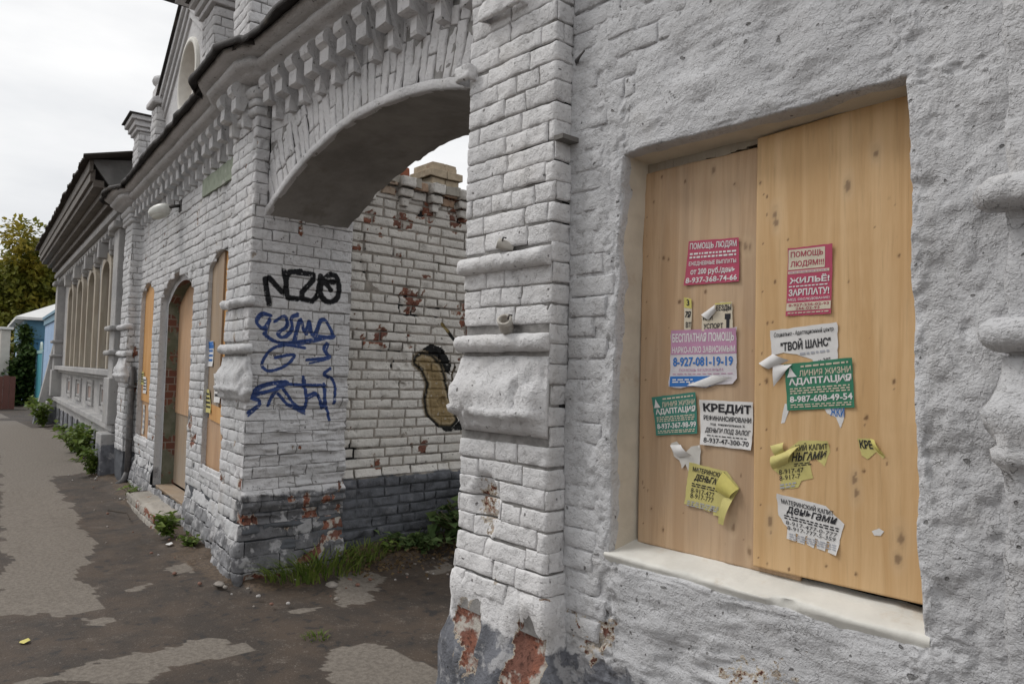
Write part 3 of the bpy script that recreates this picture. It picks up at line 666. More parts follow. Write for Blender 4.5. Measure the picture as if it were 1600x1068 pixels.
def mortar_sheet(path, u0, u1, z0, z1, blocked, step, mat, par, pf=None, h0=-.0062, fine=None, hf=None):
    us = _lin(u0, u1, step); ext = []
    if fine: us = np.unique(np.concatenate([us, _lin(fine[0], fine[1], .009)]))
    zs = _lin(z0, z1, step if not fine else .012)
    UU, ZZ = [a.ravel() for a in np.meshgrid(us, zs, indexing='ij')]; B = path.ev(UU, ZZ, 0 * UU)
    V = path.ev(UU, ZZ, (hf(UU, ZZ, B)[0] if hf else 0) + h0 + 1.3 * fbm(B, 6, 3, 5) * .0055 - .005 * sst(.30, .42, fbm(B, 17, 3, 23)) + fbm(B, 25, 3, 521) * .0025 - .012 * sst(.0, .3, fbm(B * np.array([1, 1, 3.]), 2.6, 3, 523)))
    Q = gridq(len(us), len(zs), path.sign < 0)
    uc = UU[Q].mean(1); zc = ZZ[Q].mean(1); keep = np.ones(len(Q), bool)
    for zz in np.unique(zc):
        m = np.abs(zc - zz) < 1e-6
        for a, b in blocked(zz): keep[m] &= ~((uc[m] > a) & (uc[m] < b))
    at = {'paint': pf(B)} if pf else {}
    return adopt(mesh('mortar', V, Q[keep], mat, None, at), par)
mb = lambda z: [iv for iv in fblock(z) if iv[0] >= US or z > 2.6 and iv[0] == 0]
mortar_sheet(FP, 0, UB + .05, .0, 3.6, mb, .03, MORTAR_FAR, PVN, spray, fine=(0, UB), hf=far_h)
mortar_sheet(FP, UB + .05, FP.len, -.05, 3.6, mb, .02, MORTAR_FAR, PVN, hf=far_h)
# wall core behind the brick skin
b_ = Buf(); fr = lambda s, o_, z: PV(s, -o_, z)
for (s0, s1, z0, z1) in ((.12, .74, -.1, 3.6), (1.5, 2.03, -.1, 3.6), (3.52, 3.93, -.1, 3.6), (4.7, 5.4, -.1, 3.6), (.74, 1.5, -.1, .58), (3.93, 4.7, -.1, .58), (2.03, 3.52, -.1, .1), (.74, 1.5, 2.48, 3.6), (2.03, 3.52, 2.46, 3.6), (3.93, 4.7, 2.48, 3.6)):
    b_.box((s0 + (.03 if s0 > .2 else 0), .05, z0), (s1 - .03, .62, z1), fr)
b_.make('wall', DARK, PVN)
Buf().box((.12, .6, -.1), (5.4, .7, 3.6), fr).make('rear_wall', DARK, PVN)
# reveals
GREEN = None
k = NT('doorway_reveal'); n1 = k.noise(4.5, 5, .62); gcol = k.mix(k.ramp(k.noise(6, 5, .6), .4, .65), (.115, .125, .085), (.18, .18, .14))
bt = k.n('ShaderNodeTexBrick', {'Vector': k.n('ShaderNodeCombineXYZ', {0: k.n('ShaderNodeSeparateXYZ', {0: k.pos()}, out=1), 1: k.sepz(), 2: 0.}), 'Color1': (.17, .07, .047, 1), 'Color2': (.12, .055, .042, 1), 'Mortar': (.22, .19, .16, 1), 'Scale': 1., 'Mortar Size': .006, 'Brick Width': .13, 'Row Height': .08})
col = k.mix(k.ramp(n1, .50, .54), gcol, bt)
REV2 = k.fin(col, .9, k.bump(k.noise(30, 5, .7), .7, .008))
def reveal(o, d0, d1, mat, name, inset=0., zin=0.):
    a, b, z0, z1, r = o; a += inset; b -= inset
    ss = np.concatenate([[a] * 24, np.linspace(a, b, 25)[1:-1], [b] * 24]); oo = (a, b, z0, z1 - zin, r)
    zz = np.concatenate([np.linspace(z0, optop(oo, a), 24), optop(oo, np.linspace(a, b, 25)[1:-1]), np.linspace(optop(oo, b), z0, 24)])
    dd = np.linspace(d0, d1, 7); V = []
    for s_, z_ in zip(ss, zz):
        for q in dd: V.append(PV(s_, -q, z_))
    V = np.array(V); nn = fbm(V, 9, 4, 531) * .010 + fbm(V, 26, 3, 533) * .004
    wgt = np.tile(np.where((np.arange(7) > 0), 1, .5), len(ss)); V = V + np.outer(nn * wgt, np.array([PD[0], PD[1], .4]))
    return adopt(mesh(name, V, gridq(len(ss), 7), mat, None, {'chip': np.zeros(len(V))}), PVN)
reveal(OPEN['w3'], .002, .16, PAINT_PAV, 'reveal'); reveal(OPEN['w1'], .002, .16, PAINT_PAV, 'reveal')
reveal(OPEN['door'], .002, .075, PAINT_PAV, 'reveal'); reveal(OPEN['door'], .072, .25, REV2, 'inner_reveal', .055, .07)
b_ = Buf()
a, b, z0, z1, r = OPEN['door']
ss = np.linspace(a - .01, b + .01, 30); V = []
for s_ in ss:
    s1_ = min(max(s_, a + .055), b - .055); V += [PV(s_, -.074, optop(OPEN['door'], min(max(s_, a), b)) + .03), PV(s1_, -.074, optop((a + .055, b - .055, z0, z1 - .07, r), s1_))]
b_.add(V, gridq(30, 2))
for s_, t_ in ((a - .01, a + .057), (b - .057, b + .01)): b_.add([PV(s_, -.0745, .1), PV(t_, -.0745, .1), PV(t_, -.0745, 2.3), PV(s_, -.0745, 2.3)], [(0, 1, 2, 3)])
b_.make('rebate', PAINT_PAV, PVN)
# window ledges of the pavilion
for nme in ('w3', 'w1'):
    a, b = OPEN[nme][:2]; b_ = Buf(); b_.box((a - .02, -.012, .54), (b + .02, .17, .605), fr); b_.make('window_ledge', PAINT_PAV, PVN, rough=.01, bev=.01)
# pilaster mouldings
for ua, ub in ((UB - .02, FP.corner[1] + .04), (FP.corner[4] - .06, FP.corner[5] + .04)):
    mould(FP, ua, ub, half_round(1.922, 1.995, .05), 'moulding', PAINT_PAV, PVN, du=.014, rough=1.9, hf=wear(.02, 551))
    mould(FP, ua, ub, half_round(1.585, 1.658, .052), 'moulding', PAINT_PAV, PVN, du=.014, rough=1.9, hf=wear(.02, 553))
    mould(FP, ua, ub, TAPER, 'moulding', PAINT_PAV, PVN, du=.014, rough=2.4, hf=wear(.035, 555))
    for z_ in (3.27,): mould(FP, ua - .04, ub, half_round(z_, z_ + .06, .03), 'moulding', PAINT_PAV, PVN, du=.02)
    mould(FP, ua - .04, ub, half_round(3.38, 3.47, .06), 'moulding', PAINT_PAV, PVN, du=.02)
    mould(FP, ua - .04, ub, [(-.01, 3.33), (.03, 3.33), (.034, 3.375), (-.01, 3.38)], 'moulding', PAINT_PAV, PVN, du=.02)
# cornice along gate and pavilion, breaking forward over the pilasters
CP = Path([(-1.0, 0), (-4.80, 0), P2(-.10, .09), P2(.60, .09), P2(.60, 0), P2(4.80, 0), P2(4.80, .10), P2(5.48, .10), P2(5.48, -.3)], -1, r=.008)
CPR = [(-.02, 3.495), (.115, 3.50), (.125, 3.525), (.165, 3.528), (.192, 3.54), (.203, 3.558), (.195, 3.578), (.172, 3.588), (.178, 3.598), (.235, 3.60), (.262, 3.612), (.27, 3.64), (-.02, 3.65)]
cl = CP.corner
for ua, ub, par in ((0.02, cl[0] - .0, GW), (cl[0] + .001, CP.len, PVN)): mould(CP, ua, ub, CPR, 'cornice', PAINT_GATE, par, du=.04, rough=.8)
def flash_h(U, Z, B): return fbm(B, 3, 4, 541) * .03, 0 * U
for ua, ub, par in ((0.02, cl[0] - .004, GW), (cl[0] + .004, CP.len, PVN)): mould(CP, ua, ub, [(-.05, 3.656), (.30, 3.648), (.325, 3.63), (.322, 3.612), (.332, 3.612), (.336, 3.645), (.315, 3.668), (-.05, 3.68)], 'flashing', FLASH, par, du=.05, rough=1.5, hf=flash_h)
# dentils: rounded console, block, small drop
def dentil(center, tdir, ndir, par, mat):
    c = np.array(center); t_ = np.array([*tdir, 0]); n_ = np.array([*ndir, 0]); b_ = Buf(); j_ = random.uniform(-.006, .006)
    prof = [(-.01, .295), (.125, .295), (.15, .275), (.158, .245), (.15, .212), (.128, .196), (.118, .19), (.122, .185), (.122, .105), (.105, .098), (.062, .096), (.06, .094), (.058, .012), (.05, .0), (-.01, 0)]
    wid = [.050] * 7 + [.054] * 3 + [.048] + [.028] * 4
    V = []
    for sg in (-1, 1):
        for (o_, z_), w_ in zip(prof, wid): V.append(c + t_ * (sg * w_ + j_) + n_ * (o_ + random.uniform(-.003, .003)) + np.array([0, 0, z_ + random.uniform(-.003, .003)]))
    n = len(prof); Fs = [(i, i + 1, n + i + 1, n + i) for i in range(n - 1)] + [tuple(range(n))[::-1], tuple(range(n, 2 * n))]
    b_.add(V, Fs); o = b_.make('dentil', mat, par, bev=.006); return o
for x in np.arange(-4.68, -2.5, .213): dentil((x, 0, 3.205), (1, 0), (0, -1), GW, PAINT_GATE)
for s_ in np.arange(.86, 4.75, .2525): dentil(PV(s_, 0, 3.205), PD, PN, PVN, PAINT_PAV)
for s_ in (.1, .38): dentil(PV(s_, .1, 3.205), PD, PN, PVN, PAINT_PAV)
KNOTS = [(-1.34, 2.218, 0.01), (-1.258, 2.154, 0.007), (-1.454, 2.199, 0.006), (-1.558, 2.238, 0.006), (-1.591, 2.148, 0.006), (-1.543, 1.934, 0.008), (-1.521, 1.925, 0.006), (-1.215, 1.936, 0.009), (-1.197, 1.936, 0.009), (-1.156, 2.137, 0.006), (-1.131, 2.087, 0.004), (-1.102, 2.026, 0.012), (-1.1, 1.995, 0.01), (-0.798, 2.157, 0.011), (-0.878, 2.078, 0.012), (-1.1, 1.81, 0.005), (-1.059, 1.938, 0.004), (-1.471, 1.77, 0.008), (-1.364, 1.797, 0.007), (-0.749, 1.502, 0.007), (-0.822, 1.397, 0.007), (-1.125, 1.678, 0.005), (-1.108, 1.681, 0.004), (-1.125, 1.494, 0.008), (-0.827, 1.246, 0.006), (-0.855, 1.219, 0.011), (-0.848, 1.179, 0.011), (-1.58, 1.017, 0.008), (-1.248, 1.014, 0.01), (-1.528, 0.951, 0.008), (-1.278, 0.95, 0.004), (-1.11, 1.052, 0.012), (-1.124, 1.342, 0.004), (-1.19, 0.942, 0.009), (-0.729, 1.074, 0.014), (-0.737, 1.021, 0.012), (-1.047, 0.921, 0.005), (-0.933, 0.955, 0.006), (-1.118, 0.921, 0.005), (-0.94, 1.836, 0.004), (-0.847, 0.952, 0.005), (-0.737, 1.853, 0.005), (-0.763, 2.02, 0.004)]
# ---- parapet of the pavilion (parts of the pavilion)
CZ, CS, CRD = 4.40, 2.60, .36
OUT = [(1.5, 3.60), (3.78, 3.60), (3.78, 4.50), (2.60, 5.24), (1.5, 4.55)]
def ray_out(a):
    d = np.array([math.cos(a), math.sin(a)]); best = 9
    for (x0, y0), (x1, y1) in zip(OUT, OUT[1:] + OUT[:1]):
        e = np.array([x1 - x0, y1 - y0]); m = np.array([d, -e]).T
        if abs(np.linalg.det(m)) < 1e-9: continue
        t_, s_ = np.linalg.solve(m, np.array([x0 - CS, y0 - CZ]))
        if t_ > 0 and -1e-6 <= s_ <= 1 + 1e-6: best = min(best, t_)
    return CS + d[0] * best, CZ + d[1] * best
angs = sorted(list(np.linspace(0, 2 * math.pi, 61)[:-1]) + [math.atan2(y - CZ, x - CS) % (2 * math.pi) for x, y in OUT])
V = []; n = 7
for a in angs:
    ox, oz = ray_out(a)
    for j in range(n - 2):
        f = j / (n - 3); V.append(PV(CS + math.cos(a) * CRD + (ox - CS - math.cos(a) * CRD) * f, 0, CZ + math.sin(a) * CRD + (oz - CZ - math.sin(a) * CRD) * f))
    V.append(PV(ox, -.35, oz)); V.append(PV(ox, -.36, oz))
Fs = []; m = len(angs)
for i in range(m):
    for j in range(n - 2): Fs.append((i * n + j, i * n + j + 1, ((i + 1) % m) * n + j + 1, ((i + 1) % m) * n + j))
Fs.append([i * n + n - 2 for i in range(m)])
o = mesh('parapet', V, Fs, PAINT_GATE, smooth=False); adopt(o, PVN)
V = []
for a in np.linspace(0, 2 * math.pi, 49)[:-1]:
    for r, d in ((CRD + .055, -.004), (CRD + .05, .03), (CRD + .005, .035), (CRD - .004, .02), (CRD - .01, -.16)): V.append(PV(CS + math.cos(a) * r, d, CZ + math.sin(a) * r))
Fs = [(i * 5 + j, ((i + 1) % 48) * 5 + j, ((i + 1) % 48) * 5 + j + 1, i * 5 + j + 1) for i in range(48) for j in range(4)]
RINGM = plain('white_ring_paint', (.70, .68, .63), .8, .1, 20)
o = mesh('round_opening', V, Fs, RINGM); adopt(o, PVN)
PINK = plain('pink_grey_infill', (.46, .38, .34), .9, .25, 8, .5)
V = [PV(CS, -.15, CZ)] + [PV(CS + math.cos(a) * CRD, -.15, CZ + math.sin(a) * CRD) for a in np.linspace(0, 2 * math.pi, 33)[:-1]]
o = mesh('infill', V, [(0, 1 + i, 1 + (i + 1) % 32) for i in range(32)], PINK); adopt(o, PVN)
def rake(a, b, o0, o1, t0, t1, name, mat):
    (s0, z0), (s1, z1) = a, b; L_ = math.hypot(s1 - s0, z1 - z0); nx, nz_ = -(z1 - z0) / L_, (s1 - s0) / L_
    if nz_ < 0: nx, nz_ = -nx, -nz_
    b_ = Buf(); V = []
    for s_, z_ in ((s0, z0), (s1, z1)):
        for o_, t_ in ((o0, t0), (o1, t0), (o1, t1), (o0, t1)): V.append(PV(s_ + nx * t_, o_, z_ + nz_ * t_))
    b_.add(V, [(0, 1, 2, 3), (7, 6, 5, 4), (0, 4, 5, 1), (1, 5, 6, 2), (2, 6, 7, 3), (3, 7, 4, 0)]); return b_.make(name, mat, PVN, rough=.006, bev=.008)
for a, b in (((3.86, 4.42), (2.60, 5.22)), ((2.60, 5.22), (1.62, 4.60))):
    rake(a, b, -.02, .025, -.16, -.085, 'raking_moulding', PAINT_GATE); rake(a, b, -.02, .05, -.08, -.012, 'raking_moulding', PAINT_GATE); rake(a, b, -.02, .08, -.008, .06, 'raking_moulding', PAINT_GATE)
    rake(a, b, -.36, .11, .066, .082, 'flashing', FLASH)
def pillar(s0, s1, o0, o1, z0, z1, cap=True):
    P_ = Path([P2(s0, o0), P2(s0, o1), P2(s1, o1), P2(s1, o0)], -1, r=.01)
    pt_ = [brick_patch(P_, *q, .06, .010, None, 1.2, .010) for q in lay(0, P_.len, z0, z1, seed=int(s0 * 100))]
    V = np.concatenate([p[0] for p in pt_]); n_ = np.cumsum([0] + [len(p[0]) for p in pt_]); Q_ = np.concatenate([p[1] + k_ for p, k_ in zip(pt_, n_)])
    o = mesh('parapet_pillar', V, Q_, PAINT_GATE); adopt(o, PVN)
    e = .012; Buf().box((s0 + e, -o1 + e, z0), (s1 - e, -o0 - e, z1), fr).make('pillar_core', MORTAR, PVN)
    if cap:
        for i, (g0, za, zb) in enumerate(((.03, 0, .05), (.06, .05, .12), (.10, .12, .18))): Buf().box((s0 - g0, -o1 - g0, z1 + za), (s1 + g0, -o0 + g0, z1 + zb), fr).make('pillar_cap', PAINT_GATE, PVN, rough=.005, bev=.008)
        Buf().box((s0 - .13, -o1 - .13, z1 + .182), (s1 + .13, -o0 + .13, z1 + .195), fr).make('flashing', FLASH, PVN, rough=.008)
pillar(1.28, 1.70, -.40, .10, 3.64, 4.62); pillar(.08, .52, -.45, .14, 3.66, 4.9); pillar(5.12, 5.52, -.45, .06, 3.60, 4.52)
pillar(3.74, 4.04, -.3, .10, 3.64, 4.46, False)
Buf().box((1.08, -.30, 4.802), (1.90, .5, 4.86), fr).make('pillar_cap', PAINT_GATE, PVN, rough=.006, bev=.008)
Buf().box((.96, -.42, 4.862), (2.04, .6, 4.885), fr).make('flashing', FLASH, PVN, rough=.012)
Buf().box((3.69, -.15, 4.462), (4.09, .3, 4.54), fr).box((3.75, -.10, 4.542), (4.03, .25, 4.70), fr).make('post_cap', PAINT_GATE, PVN, rough=.012, bev=.02)
b_ = Buf(); b_.add([PV(3.89 + .10 * math.cos(a) * math.cos(e), .03 + .10 * math.sin(a) * math.cos(e), 4.77 + .08 * math.sin(e)) for e in np.linspace(-1.5, 1.5, 7) for a in np.linspace(0, 6.28, 11)[:-1]], [(i * 10 + j, i * 10 + (j + 1) % 10, (i + 1) * 10 + (j + 1) % 10, (i + 1) * 10 + j) for i in range(6) for j in range(10)])
b_.make('finial', PAINT_GATE, PVN, True, .01)
Buf().box((0.06, .3, 3.60), (5.4, .66, 3.66), fr).make('roof', FLASH, PVN)
# green painted street plaque
GREENP = plain('faded_green_paint', (.30, .335, .265), .85, .22, 14, .5, .004, .2, (.40, .41, .37))
b_ = Buf(); us = np.linspace(.78, 1.80, 22)
for a, c in zip(us[:-1], us[1:]): b_.box((a, -.016, 3.015 + (a - .78) * .02), (c, .004, 3.185 + random.uniform(-.006, .006) + (a - .78) * .012), fr)
tag(b_.make('painted_plaque', GREENP, None, rough=.006), 'faded green painted plaque below the dentils of the pavilion', 'plaque')

# ================================================================== YARD WALL
YW = thing('yard_wall', 'worn white brick yard wall with dark plinth seen through the arch', 'wall', (-4.95, 1.8, 0))
YP = Path([(-4.922, 5.0), (-4.922, .66)], -1)
def yu(y): return 5.0 - y
def sole(B):
    P = np.zeros((len(B), 4)); y, z = B[:, 1], B[:, 2]; w = .012
    yj = y + fbm(B, 20, 3, 601) * .006; zj = z + fbm(B, 20, 3, 603) * .006
    def put(a, c):
        a = np.clip(a, 0, 1)[:, None]; P[:, :3] = P[:, :3] * (1 - a) + np.array(c) * a; P[:, 3] = np.maximum(P[:, 3], a[:, 0])
    d = segdist(yj, zj, SOLE + SOLE[:1])
    put((~inpoly(yj, zj, SOLE)) * np.clip(1 - d / .075, 0, 1) * .75 * (z > 1.1), (.36, .28, .17))
    put(inpoly(yj, zj, SB1) * 1., (.016, .016, .016)); put(inpoly(yj, zj, SB2) * 1., (.016, .016, .016))
    put(inpoly(yj, zj, SOLE) * 1., (.27, .20, .105)); put(np.clip(1.6 - d / .012, 0, 1), (.02, .02, .018))
    put(inpoly(yj, zj, SOLE) * np.clip(1.3 - np.abs(d - .028) / .010, 0, 1) * .6, (.42, .35, .24))
    k2 = segdist(yj, zj, SK[:2]); put(np.clip(1.5 - k2 / .016, 0, 1), (.25, .19, .08)); k2 = segdist(yj, zj, SK[1:]); put(np.clip(1.5 - k2 / .016, 0, 1), (.016, .016, .016))
    k2 = segdist(yj, zj, SHOE); put(np.clip(1.5 - k2 / .011, 0, 1), (.10, .075, .045))
    return P
def yard_h(U, Z, B):
    c = sst(.24, .36, fbm(B, 7, 5, 611) + .16 * sst(2.3, 2.9, Z) + .08 * np.exp(-((B[:, 1] - .85) / .15) ** 2)) * (Z > .7)
    pit = sst(.4, .46, fbm(B, 5, 3, 613))
    lo = sst(.7, .6, Z); return fbm(B, 3.5, 3, 615) * .006 - c * .006 - pit * .02 + .03 * lo + lo * fbm(B * np.array([1, .5, 1.6]), 6, 4, 617) * .03, c
pt = []
for (u0, u1, z0, z1) in lay(yu(4.95), yu(.68), .10, 3.03, pitch=.0775, joint=.013, seed=51):
    b_y = 5.0 - (u0 + u1) / 2
    pt.append(brick_patch(YP, u0, u1, z0, z1, .0085 if (1.2 < b_y < 2.1 and .95 < z0 < 1.95) else (.022 if b_y < 2.4 else .06), .011, yard_h, 1.3, .010, sole if 1.15 < b_y < 2.2 else None, 1.3))
# corbelled top: stepped consoles with brick courses between
place_bricks(YW, pt, PAINT_YARD, 295)
mortar_sheet(YP, yu(4.97), yu(.66), -.1, 3.05, lambda z: [], .03, MORTAR_YARD, YW, sole, fine=(yu(2.0), yu(1.2)), hf=yard_h)
Buf().box((-5.25, .70, -.1), (-4.95, 4.98, 3.02)).make('core', DARK, YW)
YRED = paint_mat('yard_bare_brick', c1=(.45, .36, .28), c2=(.34, .22, .15), dirt=.6, cracks=0, chipn=.22)
r_ = random.Random(9)
for i, y in enumerate(np.arange(.86, 4.9, .152)):
    big_ = i % 2 == 0
    for (o_, z0, z1, w) in (((.10, 3.0, 3.085, .066), (.065, 2.925, 2.99, .062), (.04, 2.85, 2.918, .036)) if big_ else ((.055, 3.0, 3.075, .07), (.02, 2.925, 2.99, .068))):
        V, Q, at = brick_patch(Path([(-4.94, y + w), (-4.922 + o_, y + w), (-4.922 + o_, y - w), (-4.94, y - w)], -1, r=.012), 0, 2 * (w + o_ + .018), z0, z1, .016, .012, None, 1.8, .010)
        adopt(mesh('corbel', V, Q, YRED if (not big_ and r_.random() < .6) else PAINT_YARD, None, {'chip': np.full(len(V), .0)}), YW)
CAPB = plain('dusty_cap_stone', (.42, .39, .34), .9, .3, 9, .7, .006)
b_ = Buf(); us = np.linspace(.74, 4.97, 84)
for a, c in zip(us[:-1], us[1:]): b_.box((-5.25, a, 3.02), (-4.855 + r_.uniform(-.03, .02), c, 3.088 + r_.uniform(0, .012)))
b_.make('coping', CAPB, YW, rough=.01)
Buf().box((-4.99, 1.06, 3.09), (-4.86, 1.19, 3.175)).make('loose_brick', paint_mat('loose_red_brick', c1=(.33, .12, .07), c2=(.25, .09, .055), dirt=.6, cracks=0), YW, rough=.02, bev=.012)
CH = thing('brick_chimney', 'small tan brick chimney rising behind the yard wall', 'chimney', (-6.2, 2.1, 3.0))
TAN = plain('tan_brick', (.47, .385, .28), .9, .28, 11, .7, .006, .2, (.33, .24, .17))
for i in range(5):
    e = .03 if i == 3 else (.0 if i < 3 else -.02)
    z0 = 3.29 + i * .085
    for j in range(2): Buf().box((-6.4, 2.22 + j * .18 - (e if j == 0 else 0) + (.002 if j else 0), z0), (-6.03 + e, 2.40 + j * .18 + (e if j else 0) - (.004 if j == 0 else 0), z0 + .078)).make('brick', TAN, CH, rough=.012, bev=.008)
Buf().box((-6.38, 2.24, .0), (-6.05, 2.56, 3.68)).make('core', TAN, CH)

# ================================================================== PLYWOOD IN THE NEAR WINDOW
def ply(name, label, x0, x1, z0f, z1f, Y, th, mat, seed, warp=.004):
    xs = _lin(x0, x1, .006); n = int(1.4 / .006); f = np.linspace(0, 1, n)
    XX, FF = [a.ravel() for a in np.meshgrid(xs, f, indexing='ij')]; ZZ = z0f(XX) * (1 - FF) + z1f(XX) * FF
    B = np.stack([XX, 0 * XX + Y, ZZ], 1)
    YY = Y - warp * fbm(B, 1.6, 2, seed) - .0004 * fbm(B, 30, 2, seed + 1)
    kn = np.zeros(len(XX)); pale = np.zeros(len(XX))
    for (a, c, r) in KNOTS:
        el = 2.2 if r > .008 else 1.5
        r = r * .8; d = np.hypot((XX - a) / r, (ZZ - c) / (r * el)) + fbm(B, 60, 2, 5) * .5
        kn = np.maximum(kn, sst(1.0, .45, d)); kn = np.maximum(kn, .34 * sst(2.4, 1.0, d)); pale = np.maximum(pale, sst(3.2, 1.6, d) * (r > .007))
    for i in range(26):
        a = RNG.uniform(x0, x1); c = RNG.uniform(.9, 2.3); r = RNG.uniform(.0018, .004); kn = np.maximum(kn, sst(1., .5, np.hypot((XX - a) / r, (ZZ - c) / (r * 2.5))) * .8)
    for c in np.arange(.95, 2.25, .165):
        for a in (x0 + .022, x1 - .022): kn = np.maximum(kn, sst(.0042, .0025, np.hypot(XX - a - RNG.normal(0, .003), ZZ - c - RNG.normal(0, .02))))
    V = np.stack([XX, YY, ZZ], 1); Q = gridq(len(xs), n)
    m = len(xs); ring = np.concatenate([np.arange(m) * n, (m - 1) * n + np.arange(1, n), np.arange(m - 2, -1, -1) * n + n - 1, np.arange(n - 2, 0, -1)])
    bk = V[ring] + np.array([0, th, 0]); o0 = len(V); nr = len(ring); idx = np.arange(nr)
    Q2 = np.stack([ring, ring[(idx + 1) % nr], o0 + (idx + 1) % nr, o0 + idx], 1)[:, ::-1]
    o = mesh(name, np.concatenate([V, bk]), np.concatenate([Q, Q2]), mat, None, {'knot': np.concatenate([kn, np.full(nr, .2)]), 'pale': np.concatenate([pale, np.zeros(nr)])})
    return tag(o, label, 'board')
ply('plywood_sheet', 'dull brown plywood sheet in the plastered window, tucked behind its yellower neighbour', -1.640, -1.02, lambda x: .888 + 0 * x, lambda x: 2.262 + .0 * x + fbm(np.stack([x, 0 * x, 0 * x], 1), 9, 3, 4) * .004, .121, .012, PLY_A, 701)
ply('plywood_sheet', 'yellower plywood sheet in the plastered window, overlapping the duller one', -1.166, -.640, lambda x: .905 + (x + 1.166) * .01, lambda x: 2.285 + (x + 1.166) * .05, .104, .012, PLY_B, 711, .006)
Buf().box((-1.62, .16, .8), (-.64, .2, 2.35)).make('backing', DARK, NB)

# ================================================================== FLYERS
_tc = {}
def textmesh(body, bold=.0, shear=0.):
    k_ = (body, bold, shear)
    if k_ in _tc: return _tc[k_]
    c = bpy.data.curves.new('t', 'FONT'); c.body = body; c.offset = bold; c.shear = shear; c.resolution_u = 2; c.fill_mode = 'FRONT'
    o = bpy.data.objects.new('t', c); COL.objects.link(o); bpy.context.view_layer.update()
    me = bpy.data.meshes.new_from_object(o.evaluated_get(bpy.context.evaluated_depsgraph_get()))
    V = np.array([v.co[:2] for v in me.vertices]); Fs = [tuple(p.vertices) for p in me.polygons]
    bpy.data.objects.remove(o); bpy.data.curves.remove(c); bpy.data.meshes.remove(me)
    if len(V): V = (V - V.min(0)) / np.maximum(V.max(0) - V.min(0), 1e-6)
    _tc[k_] = (V, Fs); return _tc[k_]
INK = {n: rgbm('print_' + n, c, .6) for n, c in dict(white=(.74, .73, .72), black=(.025, .025, .03), red=(.47, .075, .135), darkred=(.40, .07, .10), pinkish=(.50, .26, .40), blue=(.035, .17, .50), green=(.045, .215, .125), green2=(.055, .225, .175), cream=(.64, .57, .45), yellow=(.60, .535, .20), yellow2=(.62, .55, .16), grey=(.40, .41, .45), lilac=(.62, .59, .62), paleblue=(.42, .55, .68), backpaper=(.62, .60, .56)).items()}
PIECE = 0
def bil(C4, u, v):
    C4 = np.array(C4); u = np.asarray(u)[:, None]; v = np.asarray(v)[:, None]
    return C4[0] * (1 - u) * (1 - v) + C4[1] * u * (1 - v) + C4[2] * u * v + C4[3] * (1 - u) * v
